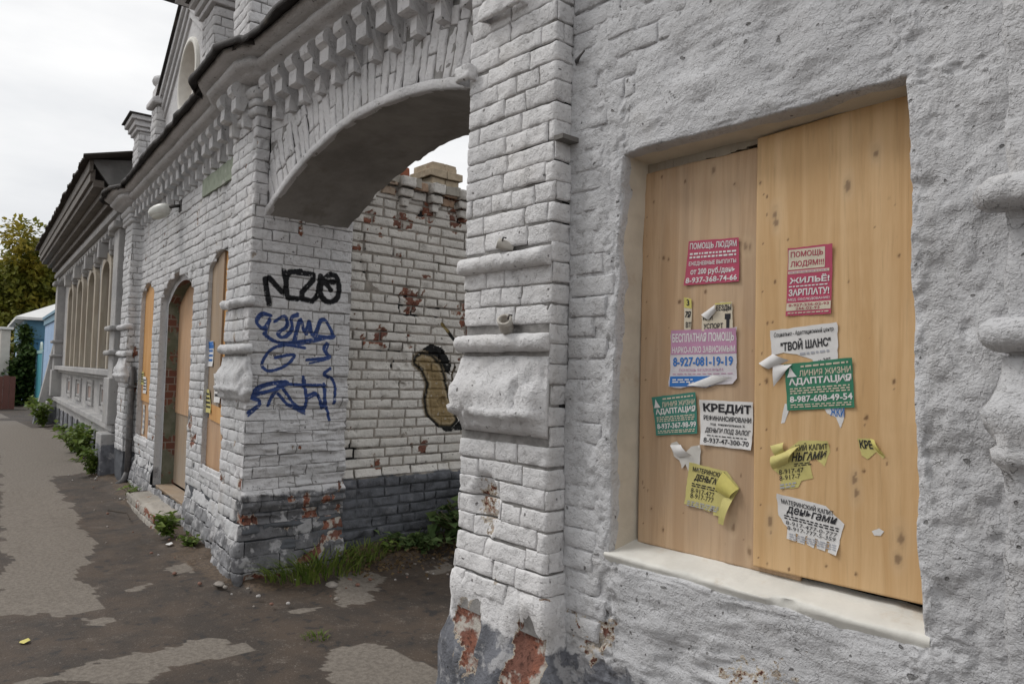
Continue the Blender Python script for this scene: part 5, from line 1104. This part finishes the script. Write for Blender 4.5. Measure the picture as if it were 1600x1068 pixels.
for i, c in enumerate(WC):
    V = []; prof_ = [(c - HW + .03 - .13 * k_, z_) for k_ in ()]
    cen = [(-HW - .03, 1.405), (-HW - .03, 2.0), (-HW - .03, 2.84)] + [(-(HW + .03) * math.cos(a), 2.84 + (HW + .03) * .62 * math.sin(a)) for a in np.linspace(0, math.pi, 17)[1:-1]] + [(HW + .03, 2.84), (HW + .03, 2.0), (HW + .03, 1.405)]
    for q, (x_, z_) in enumerate(cen):
        if z_ <= 2.84: dx, dz_ = (-1 if x_ < 0 else 1), 0
        else: l_ = math.hypot(x_, (z_ - 2.84) / .62); dx, dz_ = x_ / l_, (z_ - 2.84) / .62 / l_
        for w_, o_ in ((-.065, -.03), (-.065, .07), (.07, .07), (.07, -.03)): V.append(PV(c + x_ + dx * w_, o_, z_ + dz_ * w_))
    n_ = len(cen); wo_ = Buf().add(V, [(i_ * 4 + j_, i_ * 4 + (j_ + 1) % 4, (i_ + 1) * 4 + (j_ + 1) % 4, (i_ + 1) * 4 + j_) for i_ in range(n_ - 1) for j_ in range(4)] + [(3, 2, 1, 0), (n_ * 4 - 4, n_ * 4 - 3, n_ * 4 - 2, n_ * 4 - 1)]).make('window', OLDPAINT, OH, rough=.004, bev=.008)
    for j, q in enumerate(((c - .36, c + .36, .12, .135, 2.02, 2.98, PANE),)): sub_o = Buf().box((q[0], q[2], q[4]), (q[1], q[3], q[5]), fr).make('pane', q[6], None); sub_o.parent = wo_; sub_o.matrix_parent_inverse = Matrix.Translation(-Vector(OH.location))
    bars = Buf()
    for a, b, z0, z1 in ((c - .40, c - .34, 1.41, 3.0), (c + .34, c + .40, 1.41, 3.0), (c - .03, c + .03, 1.41, 2.05), (c - .34, c + .34, 2.02, 2.09), (c - .02, c + .02, 2.09, 3.0)): bars.box((a, .07, z0), (b, .118, z1), fr)
    x = bars.make('frame', OLDPAINT, None, bev=.004); x.parent = wo_; x.matrix_parent_inverse = Matrix.Translation(-Vector(OH.location))
    for a, b in ((c - .34, c - .03), (c + .03, c + .34)):
        x = Buf().box((a + .004, .10, 1.41), (b - .004, .116, 2.015), fr).make('board', SHB[i], None); x.parent = wo_; x.matrix_parent_inverse = Matrix.Translation(-Vector(OH.location))
    for args in ((c, HW + .122, HW + .20, -.01, .15, 2.84, 'hood_mould', HWALL),):
        x = hood(*args[:6], args[6], None, args[7]); x.parent = wo_; x.matrix_parent_inverse = Matrix.Translation(-Vector(OH.location))
    hbox('keystone', c - .09, c + .09, -.01, .19, 3.11, 3.34, rough=.012)
    for dz in (-1, 1):
        for q in range(3): hbox('frieze_ornament', c + dz * (.38 + q * .15) - .05, c + dz * (.38 + q * .15) + .05, -.01, .08 + .03 * (q % 2), 3.12 + .05 * q, 3.34, rough=.014, bev=.02)
hbox('cornice', 5.6, 15.3, -.02, .12, 3.42, 3.50); hbox('cornice', 5.6, 15.3, -.02, .20, 3.505, 3.60)
for s_ in np.arange(5.9, 15.2, .36): hbox('bracket', s_ - .05, s_ + .05, .0, .16, 3.34, 3.418, rough=.006, bev=.01)
# timber eaves: stepped soffit boards, fascia, corrugated sheet edge
E0, E1 = 5.86, 15.55
for i, (o0, o1, z0, z1) in enumerate(((.0, .16, 3.62, 3.70), (.14, .24, 3.69, 3.80), (.22, .34, 3.78, 3.88), (.33, .46, 3.86, 3.96), (.44, .50, 3.93, 4.10))): hbox('eave_board', E0 + .004 * i, E1, o0, o1, z0, z1, OLDWOOD, rough=.006, bev=.006)
hbox('fascia_board', E0 - .03, E1 + .02, .47, .52, 4.05, 4.22, OLDWOOD, rough=.006)
ENDM = plain('grey_zinc_gable', (.22, .215, .21), .7, .3, 6, .3, .003, .3, (.15, .14, .135))
V = [PV(E0 - .006, -1.6, 3.62), PV(E0 - .006, .06, 3.62), PV(E0 - .006, .50, 4.22), PV(E0 - .006, .0, 4.30), PV(E0 - .006, -1.6, 4.46)]
V += [PV(E0 + .06, *q) for q in ((-1.6, 3.62), (.06, 3.62), (.50, 4.22), (.0, 4.30), (-1.6, 4.46))]
Buf().add(V, [(0, 1, 2, 3, 4), (9, 8, 7, 6, 5)] + [(i, (i + 1) % 5, 5 + (i + 1) % 5, 5 + i) for i in range(5)]).make('gable_end', ENDM, OH)
us = np.arange(E0 - .25, E1 + .35, .028); vs = np.linspace(0, 1, 12); UU, VV = [a.ravel() for a in np.meshgrid(us, vs, indexing='ij')]
B = np.stack([UU, VV, 0 * UU], 1); oo = .60 + fbm(B * np.array([1, 0, 0]), 5, 3, 951) * .03 - VV * 5.4; zz = 4.23 + VV * 1.45 * 1 + .014 * np.sin(UU * 2 * math.pi / .112) + fbm(B, 2, 3, 953) * .03
V = np.array([PV(a, b, c) for a, b, c in zip(UU, oo, zz)]); Q = gridq(len(us), 12)
V2 = V - np.array([0, 0, .02]); n_ = len(V); ring = [(i * 12, (i + 1) * 12, n_ + (i + 1) * 12, n_ + i * 12) for i in range(len(us) - 1)] + [(j, j + 1, n_ + j + 1, n_ + j) for j in range(11)]
ROOFM = plain('old_corrugated_roof', (.085, .075, .066), .85, .35, 5, .4, .004, .2, (.13, .11, .09))
adopt(mesh('roof', np.concatenate([V, V2]), [tuple(q) for q in Q] + [tuple(q[::-1] + n_) for q in Q] + ring, ROOFM, smooth=False), OH)
# leaning buttress at the far corner
V = [PV(15.2, .0, 1.9), PV(15.42, .0, 1.9), PV(15.42, .16, 1.9), PV(15.2, .16, 1.9), PV(15.2, 0, -.1), PV(15.60, 0, -.1), PV(15.60, .50, -.1), PV(15.2, .50, -.1)]
Buf().add(V, [(0, 1, 2, 3), (7, 6, 5, 4), (0, 4, 5, 1), (1, 5, 6, 2), (2, 6, 7, 3), (3, 7, 4, 0)]).make('buttress', HWALL, OH, rough=.01, bev=.01)
hbox('corner_strip', 15.2, 15.32, -.3, .14, 1.9, 3.5)

# ================================================================== FAR END OF THE STREET
def far_mat(n, c, v=.12): return plain(n, c, .6, v, 6, .2, .003, .3)
BLUE, LBLUE, TEAL = far_mat('blue_boards', (.10, .30, .52)), far_mat('pale_blue_boards', (.36, .50, .70)), far_mat('teal_sheet', (.07, .30, .36))
BLUED = far_mat('blue_grey_trim', (.20, .33, .42)); REDB = far_mat('red_brown_fence', (.16, .065, .05)); WHT = far_mat('white_sheet_roof', (.68, .68, .67), .06)
def boards(par, s0, s1, n, o0, o1, z0, z1, mat, name='plank'):
    e = np.linspace(s0, s1, n + 1)
    for a, b in zip(e[:-1], e[1:]): Buf().box((a + .004, -o1 - random.uniform(0, .006), z0), (b - .004, -o0, z1), fr).make(name, mat, par)
F1 = thing('board_fence', 'tall pale blue board fence beside the old house', 'fence', PV(18, 0, 0)); boards(F1, 15.75, 20.2, 24, -.02, .03, 0.05, 2.55, LBLUE)
Buf().box((15.7, -.07, 2.56), (20.3, .06, 2.72), fr).make('cap_board', BLUED, F1); Buf().box((15.7, -.11, 2.724), (20.3, .08, 2.80), fr).make('top_rail', BLUED, F1)
F2 = thing('yard_gate', 'low teal sheet gate with pale frame beyond the pale blue fence', 'gate', PV(22, 0, 0)); boards(F2, 20.6, 23.4, 9, -.02, .02, .1, 1.72, TEAL)
for q in ((20.42, 20.58, -.04, .05, 0, 1.80), (23.42, 23.58, -.04, .05, 0, 1.80)): Buf().box((q[0], -q[3], q[4]), (q[1], -q[2], q[5]), fr).make('gate_post', BLUED, F2)
for q in ((20.6, 23.4, -.03, .04, 1.74, 1.84), (20.6, 23.4, .022, .05, .12, .2)): Buf().box((q[0], -q[3], q[4]), (q[1], -q[2], q[5]), fr).make('gate_rail', far_mat('pale_teal_trim', (.30, .48, .46)), F2)
b_ = Buf(); b_.tube([PV(21.9 + .22 * math.cos(a), .0, 1.82 + .26 * math.sin(a)) for a in np.linspace(0, math.pi, 11)], .035, 8); b_.make('gate_arch', far_mat('pale_teal_arch', (.45, .55, .52)), F2, True)
H2 = thing('blue_house', 'small blue boarded house with white sheet roof at the street end', 'house', PV(28, -2.5, 0))
Buf().box((24.32, -.28, 0), (32, 5, 2.9), fr).make('wall', BLUE, H2)
e = np.linspace(-.26, 4.9, 19)
for a, b in zip(e[:-1], e[1:]): Buf().box((24.27, a + .006, .1), (24.318, b - .006, 2.25), fr).make('plank', BLUE, H2)
Buf().box((24.22, -.30, 2.25), (24.31, 4.95, 2.88), fr).make('frieze', far_mat('mid_blue_trim', (.12, .27, .40)), H2)
boards(H2, 24.4, 31.9, 15, .285, .33, .1, 2.25, LBLUE); Buf().box((24.25, -.40, 2.255), (32, -.285, 2.88), fr).make('frieze', BLUED, H2)
for a in (25.6, 28.2): Buf().box((a, -.38, .95), (a + 1.2, -.345, 2.1), fr).make('window', OLDPAINT, H2)
for a in (24.2, 24.42): Buf().box((a, -.40, 0), (a + .14, -.36, 2.25), fr).make('corner_board', LBLUE, H2)
V = [PV(23.9, .65, 2.98), PV(32.6, .65, 2.98), PV(32.6, -5.5, 2.98), PV(23.9, -5.5, 2.98), PV(27.4, -2.4, 4.5), PV(30, -2.4, 4.5)]
V2 = [(x, y, z - .09) for x, y, z in V[:4]]
Buf().add(V + V2, [(0, 1, 5, 4), (1, 2, 5), (2, 3, 4, 5), (3, 0, 4), (0, 6, 7, 1), (1, 7, 8, 2), (2, 8, 9, 3), (3, 9, 6, 0), (6, 9, 8, 7)]).make('roof', WHT, H2)
F3 = thing('far_fence', 'red-brown board fence beyond the ivy at the street end', 'fence', (-25.5, .7, 0))
for i in range(14): Buf().box((-26.5 + i * .01, 1.02 - i * .16, 0), (-26.44 + i * .01, 1.17 - i * .16, 1.0 + .03 * (i % 2))).make('plank', REDB, F3)
PO = thing('white_post', 'white rendered gate post between red-brown fence and blue house', 'post', (-28.4, 1.0, 0))
Buf().box((-28.7, .92, 0), (-28.2, 1.18, 2.5)).make('shaft', far_mat('white_render', (.52, .50, .46)), PO, bev=.02); Buf().box((-28.8, .86, 2.5), (-28.1, 1.24, 2.58)).make('cap', WHT, PO, bev=.01)

# ================================================================== PLANTS
def leaf_mat(name, c1, c2, c3=None):
    k = NT(name); r = k.attr('tone'); col = k.mix(r, c1, c2)
    if c3: col = k.mix(k.ramp(k.noise(.45, 3, .5), .48, .62), col, c3)
    m = k.fin(col, .6, None, .25)
    tr = k.t.nodes.new('ShaderNodeBsdfTranslucent'); k.t.links.new(col, tr.inputs[0]); ms = k.t.nodes.new('ShaderNodeMixShader'); ms.inputs[0].default_value = .3
    k.t.links.new(k.b.outputs[0], ms.inputs[1]); k.t.links.new(tr.outputs[0], ms.inputs[2]); k.t.links.new(ms.outputs[0], k.out.inputs[0]); return m
GRASS = leaf_mat('grass_blades', (.07, .12, .022), (.19, .23, .05)); WEED = leaf_mat('weed_leaves', (.07, .125, .025), (.19, .25, .05))
BUSH = leaf_mat('bush_leaves', (.055, .105, .035), (.17, .23, .085)); IVY = leaf_mat('ivy_leaves', (.03, .07, .018), (.085, .13, .03)); TREE = leaf_mat('tree_leaves', (.10, .12, .02), (.24, .235, .04), (.33, .27, .04))
DRYL = leaf_mat('dry_litter', (.10, .065, .035), (.17, .12, .06)); STEM = plain('plant_stem', (.10, .10, .045), .8, .3); BARK = plain('bark', (.07, .055, .042), .95, .35, 4, .8, .03)
def blades(n, spread, hgt, seed, width=.007, lean=.6):
    r = np.random.default_rng(seed); V = []; Fs = []; T = []
    for i in range(n):
        a = r.uniform(0, 2 * math.pi); d = spread * math.sqrt(r.uniform()); x, y = d * math.cos(a), d * math.sin(a)
        H = hgt * r.uniform(.45, 1.1) * (1 - .4 * d / spread); b = a + r.normal(0, .7); ln = lean * r.uniform(.3, 1.3) * H; w = width * r.uniform(.6, 1.2); t = r.uniform()
        px, py = -math.sin(b) * w, math.cos(b) * w; n0 = len(V)
        for f in (0, .35, .7, 1.):
            cx, cy, cz = x + math.cos(b) * ln * f * f, y + math.sin(b) * ln * f * f, H * f * (1 - .28 * f * f)
            if f < 1: V += [(cx - px * (1 - f * .6), cy - py * (1 - f * .6), cz), (cx + px * (1 - f * .6), cy + py * (1 - f * .6), cz)]
            else: V.append((cx, cy, cz))
        Fs += [(n0, n0 + 1, n0 + 3, n0 + 2), (n0 + 2, n0 + 3, n0 + 5, n0 + 4), (n0 + 4, n0 + 5, n0 + 6)]; T += [t] * 7
    return np.array(V), Fs, np.array(T)
def leaves(C, N_, size, seed, droop=.35, cup=.25):
    """leaf-shaped faces (pointed oval, folded on the midrib) at centres C with outward dirs N_"""
    r = np.random.default_rng(seed); n = len(C); d = N_ + r.normal(0, .45, (n, 3)); d[:, 2] += .15 - droop * r.uniform(0, 1, n); d /= np.linalg.norm(d, axis=1)[:, None]
    up = np.tile([0, 0, 1.], (n, 1)) + r.normal(0, .35, (n, 3)); sd = np.cross(d, up); sd /= np.linalg.norm(sd, axis=1)[:, None]; nn = np.cross(sd, d)
    L = (size * r.uniform(.6, 1.25, n))[:, None]; w = L * .36; V = np.zeros((n, 6, 3))
    V[:, 0] = C; V[:, 1] = C + d * L * .45 + sd * w + nn * w * cup; V[:, 2] = C + d * L * .45 - sd * w + nn * w * cup; V[:, 3] = C + d * L * .5
    V[:, 4] = C + d * L - nn * L * .18; V[:, 5] = C + d * L * .8
    b = np.arange(n)[:, None] * 6; Q = np.concatenate([b + np.array([[0, 3, 1, 1]]), b + np.array([[0, 2, 3, 3]]), b + np.array([[3, 4, 1, 1]]), b + np.array([[2, 4, 3, 3]])]); Q = Q[:, :3]
    return V.reshape(-1, 3), Q, np.repeat(r.uniform(0, 1, n) * .8 + .2 * r.uniform(0, 1), 6)
def plant(name, label, loc, group=None, cat='weed'): return thing(name, label, cat, loc, group)
def put_leaves(t, V, Q, T, mat, name='leaves'): o = mesh(name, V, Q if isinstance(Q, np.ndarray) else Q, mat, t, {'tone': T}, smooth=False); return o
def gz_at(x, y): return 0.02
# grass tuft at the gateway corner
t = plant('grass_tuft', 'long green grass tuft at the foot of the spray-painted gateway corner', (-4.70, .42, .03), cat='grass'); V, Fs, T = blades(420, .30, .30, 1, .006, .9); V[:, 1] *= 1.3; V[:, 0] *= .8; put_leaves(t, V, Fs, T, GRASS, 'blades')
t = plant('grass_tuft', 'small grass clump at the inner edge of the archway beside the yard wall', (-4.74, .82, .07), cat='grass'); V, Fs, T = blades(130, .16, .22, 2, .005, .7); put_leaves(t, V, Fs, T, GRASS, 'blades')
t = plant('grass_tuft', 'tiny grass sprig on the asphalt of the gateway', (-3.65, -.12, .005), cat='grass'); V, Fs, T = blades(46, .07, .06, 3, .004, 1.1); put_leaves(t, V, Fs, T, GRASS, 'blades')
t = plant('grass_tuft', 'tiny sprig at the foot of the moulded gate pier', (-2.62, -.02, .012), cat='grass'); V, Fs, T = blades(30, .05, .08, 4, .006, .9); put_leaves(t, V, Fs, T, GRASS, 'blades')
# weeds along the walls
def weed(label, p, h, sp, n, seed, size=.06, mat=None, group=None, nst=9):
    t = plant('weed', label, p, group); r = np.random.default_rng(seed); b_ = Buf(); C = []; N_ = []
    for i in range(nst):
        a = r.uniform(0, 6.28); d = sp * r.uniform(.2, 1); H = h * r.uniform(.5, 1.05); pts = [(.2 * d * math.cos(a) * f + .8 * d * math.cos(a) * f * f, d * math.sin(a) * f * (.3 + .7 * f), H * f) for f in np.linspace(0, 1, 6)]
        b_.tube(pts, [.005 * (1 - .7 * f) for f in np.linspace(0, 1, 6)], 4, False)
        for q in range(n):
            f = r.uniform(.12, 1.); j = f * 5; k0 = min(int(j), 4); p0 = np.array(pts[k0]); p1 = np.array(pts[k0 + 1]); aa = r.uniform(0, 6.28)
            C.append(p0 + (p1 - p0) * (j - k0)); N_.append((math.cos(aa), math.sin(aa), .35))
    o = mesh('stems', b_.V(), b_.f, STEM, t); V, Q, T = leaves(np.array(C), np.array(N_), size, seed); put_leaves(t, V, Q, T, mat or WEED); return t
weed('leafy weed at the wall foot right of the doorstep', (PV(1.62, .22, .02)), .20, .20, 14, 11, .075)
weed('low weed between doorstep and wall corner', (PV(1.15, .14, .02)), .10, .15, 10, 12, .05)
weed('small weed at the left end of the doorstep', (PV(3.72, .16, .02)), .14, .15, 10, 13, .05)
weed('bushy weed at the foot of the pilaster by the drainpipe', (PV(5.75, .32, .0)), .42, .25, 22, 14, .08, nst=12)
weed('tallest weed clump under the windows of the old house', (PV(7.6, .25, .0)), .55, .40, 26, 15, .09, nst=16)
weed('wide weed clump under the middle windows of the old house', (PV(8.6, .25, .0)), .5, .45, 26, 16, .09, nst=16)
weed('weed clump at the leaning buttress of the old house', (PV(14.3, .35, .0)), .6, .4, 24, 17, .12, nst=14)
weed('weed clump at the foot of the pale blue fence', (PV(16.4, .3, .0)), .7, .4, 24, 18, .13, nst=12)
# burdock-like bush in the yard
t = plant('bush', 'broad-leaved green bush against the dark plinth of the yard wall', (-4.62, 1.78, .06), cat='bush'); r = np.random.default_rng(21); b_ = Buf(); C = []; N_ = []
for i in range(46):
    a = r.uniform(0, 6.28); d = .42 * math.sqrt(r.uniform()); x, y = d * math.cos(a) * .55, d * math.sin(a) * 1.15; H = (.50 - .5 * d) * r.uniform(.55, 1.05) * (1 + .35 * (y > 0)); pts = [(x * f * .8, y * f, H * f ** .8) for f in np.linspace(0, 1, 5)]
    b_.tube(pts, .006, 4, False)
    for q in range(9): f = r.uniform(.25, 1); aa = r.uniform(0, 6.28); C.append((x * f * .8, y * f, H * f ** .8)); N_.append((math.cos(aa), math.sin(aa), .15))
mesh('stems', b_.V(), b_.f, STEM, t); V, Q, T = leaves(np.array(C), np.array(N_), .125, 22, .7); V[:, 0] = np.maximum(V[:, 0], -.27); put_leaves(t, V, Q, T, BUSH)
weed('trailing low weeds along the soil bank left of the bush', (-4.66, 1.28, .06), .14, .38, 16, 23, .075, BUSH, nst=26)
weed('sparse weed beside the yard wall corner', (-4.70, .98, .06), .16, .16, 8, 24, .05)
lt = []; r = np.random.default_rng(31); n = 900
C = np.stack([-4.62 + r.normal(0, .17, n), r.uniform(.55, 2.1, n), np.full(n, .085)], 1); C[:, 2] = .055 + .055 * sst(.3, .0, np.abs(C[:, 0] + 4.75)) + r.uniform(0, .02, n)
V, Q, T = leaves(C, np.stack([r.normal(0, 1, n), r.normal(0, 1, n), 0 * C[:, 0]], 1), .035, 32); o = mesh('leaf_litter', V, Q, DRYL, None, {'tone': T}, smooth=False); o['kind'] = 'stuff'; o['label'] = 'dry brown plant litter on the soil bank'; o['category'] = 'litter'
# ivy on the blue house
t = plant('ivy', 'dense dark ivy covering the corner between teal gate and blue house', PV(24.0, .1, 0), cat='ivy'); r = np.random.default_rng(41); n = 5200
oc = r.uniform(.0, .95, n); sC = 23.75 + r.normal(0, .22, n); zz = r.uniform(0, 1, n) ** .8 * (1.75 + .3 * np.sin(oc * 7)) * np.clip((1.15 - oc) / .5 + .25, .2, 1)
base = Vector(t.location); C = np.array([PV(a, b, c) for a, b, c in zip(sC, oc, zz)]) - np.array(base); V, Q, T = leaves(C, np.tile([.7, -.7, 0.], (n, 1)), .15, 42); put_leaves(t, V, Q, T, IVY)
b_ = Buf()
for i in range(9): s0 = .05 + i * .09; b_.tube([tuple(Vector(PV(23.8 + .1 * math.sin(q * 2 + i), s0, q * .3)) - base) for q in range(6)], .02, 5)
mesh('stems', b_.V(), b_.f, STEM, t)
n = 700; C = np.array([PV(a, b, c) for a, b, c in zip(24.15 + r.normal(0, .1, n), .32 + r.normal(0, .12, n), r.uniform(1.5, 2.7, n))]) - np.array(base); V, Q, T = leaves(C, np.tile([.7, -.7, 0.], (n, 1)), .15, 43); put_leaves(t, V, Q, T, IVY, 'climbing_leaves')
# trees
def tree(label, loc, H, R__, seed, mat, nl=9000, group='trees behind the street end'):
    t = thing('tree', label, 'tree', loc, group); r = np.random.default_rng(seed); b_ = Buf(); tips = []
    b_.tube([(0, 0, 0), (.1, .05, H * .25), (.0, .1, H * .5), (.1, 0, H * .8)], [.32, .26, .18, .05], 9)
    for i in range(46):
        z0 = H * r.uniform(.18, .75); a = r.uniform(0, 6.28); L = R__ * r.uniform(.55, 1.0) * (1.15 - .55 * z0 / H); e = np.array([L * math.cos(a), L * math.sin(a), z0 + L * r.uniform(.1, .75)]); s_ = np.array([0, .05, z0]); md = (s_ + e) / 2 + np.array([0, 0, .12 * L])
        b_.tube([s_, md, e], [.09, .05, .015], 5)
        for q in range(6):
            f = r.uniform(.35, 1); p = s_ + (e - s_) * f + r.normal(0, .5, 3); tips.append((p, r.uniform(.5, 1.15)))
    for q in range(90): z0 = H * r.uniform(.05, .5); a = r.uniform(0, 6.28); d = R__ * r.uniform(.5, 1.); tips.append((np.array([d * math.cos(a), d * math.sin(a), z0]), r.uniform(.6, 1.2)))
    mesh('trunk', b_.V(), b_.f, BARK, t)
    per = nl // len(tips); C = []; N_ = []
    for p, s_ in tips:
        v = r.normal(0, 1, (per, 3)); v /= np.linalg.norm(v, axis=1)[:, None]; C.append(p + v * (s_ * r.uniform(.3, 1, per) ** .5)[:, None]); N_.append(v)
    V, Q, T = leaves(np.concatenate(C), np.concatenate(N_), .36, seed + 1, .5); put_leaves(t, V, Q, T, mat, 'crown')
tree('tallest yellowing tree behind the white-roofed sheds', (-57, 5.6, 0), 10.2, 6.2, 51, TREE, 46000, None)
tree('lower dark tree behind the blue house', (-46, 9.5, 0), 7.4, 4.2, 53, TREE, 22000, None)
tree('broad tree closing the street end', (-68, -1.0, 0), 9.0, 6.0, 57, TREE, 26000, None)

# ================================================================== SMALL THINGS ON THE GROUND
PEB = [plain('pebble_a', (.30, .27, .24), .9, .3, 30), plain('pebble_b', (.22, .12, .09), .9, .3, 30), plain('pebble_c', (.42, .40, .38), .9, .2, 30)]
def stone(name, label, p, s, seed, mat, group=None):
    V = []; n = 0
    for e in np.linspace(-1.57, 1.57, 7):
        for a in np.linspace(0, 6.2832, 11)[:-1]: V.append((math.cos(a) * math.cos(e), math.sin(a) * math.cos(e), math.sin(e)))
    V = np.array(V); V *= (1 + .32 * fbm(V + seed * 3.7, 1.2, 3, seed))[:, None]; V = V * np.array(s); V[:, 2] += s[2] * .6
    o = mesh(name, V, [(i * 10 + j, i * 10 + (j + 1) % 10, (i + 1) * 10 + (j + 1) % 10, (i + 1) * 10 + j) for i in range(6) for j in range(10)], mat); o.location = p; return tag(o, label, 'stone', group)
stone('stone', 'flat grey stone lying in front of the grass tuft', (-4.42, .37, .012), (.055, .04, .02), 1, PEB[0])
stone('brick_piece', 'flat brick crumb on the soil at the gateway corner', (-4.88, -.22, .02), (.06, .03, .014), 2, PEB[0])
stone('brick_piece', 'small red brick crumb next to the flat grey stone', (-4.45, .52, .015), (.03, .022, .014), 3, PEB[1])
r = np.random.default_rng(61)
for i in range(70):
    if i < 36: p = (-4.86 + r.uniform(.05, .75), r.uniform(-.25, 1.5), .02)
    else: s_ = r.uniform(0, 6); q = PV(s_, .12 + abs(r.normal(0, .25)), .012); p = q
    s0 = r.uniform(.006, .016); stone('pebble', 'small pebble on the soil along the wall foot', p, (s0 * 1.2, s0, s0 * .7), 70 + i, PEB[i % 3], 'pebbles along the wall foot')
for lab, p, s0 in (('white litter scrap beside the weed by the doorstep', PV(1.30, .26, .02), .035), ('yellow fallen leaf on the open asphalt', (-4.55, -1.35, .004), .03)):
    V = np.array([(-1, -.6, 0), (.2, -.9, .15), (1, -.3, .1), (.9, .5, .4), (.1, .8, .15), (-.8, .6, .35), (0, 0, .25)]) * s0
    o = mesh('paper_scrap' if 'white' in lab else 'fallen_leaf', V, [(i, (i + 1) % 6, 6) for i in range(6)], INK['white' if 'white' in lab else 'yellow2']); o.location = p; tag(o, lab, 'litter')
b_ = Buf(); b_.tube([(-8.0, -.22, .02), (-7.7, -.12, .03), (-7.45, -.15, .02)], .006, 5); tag(b_.make('twig', BARK, None), 'thin dark twig lying on the asphalt near the doorstep', 'twig')
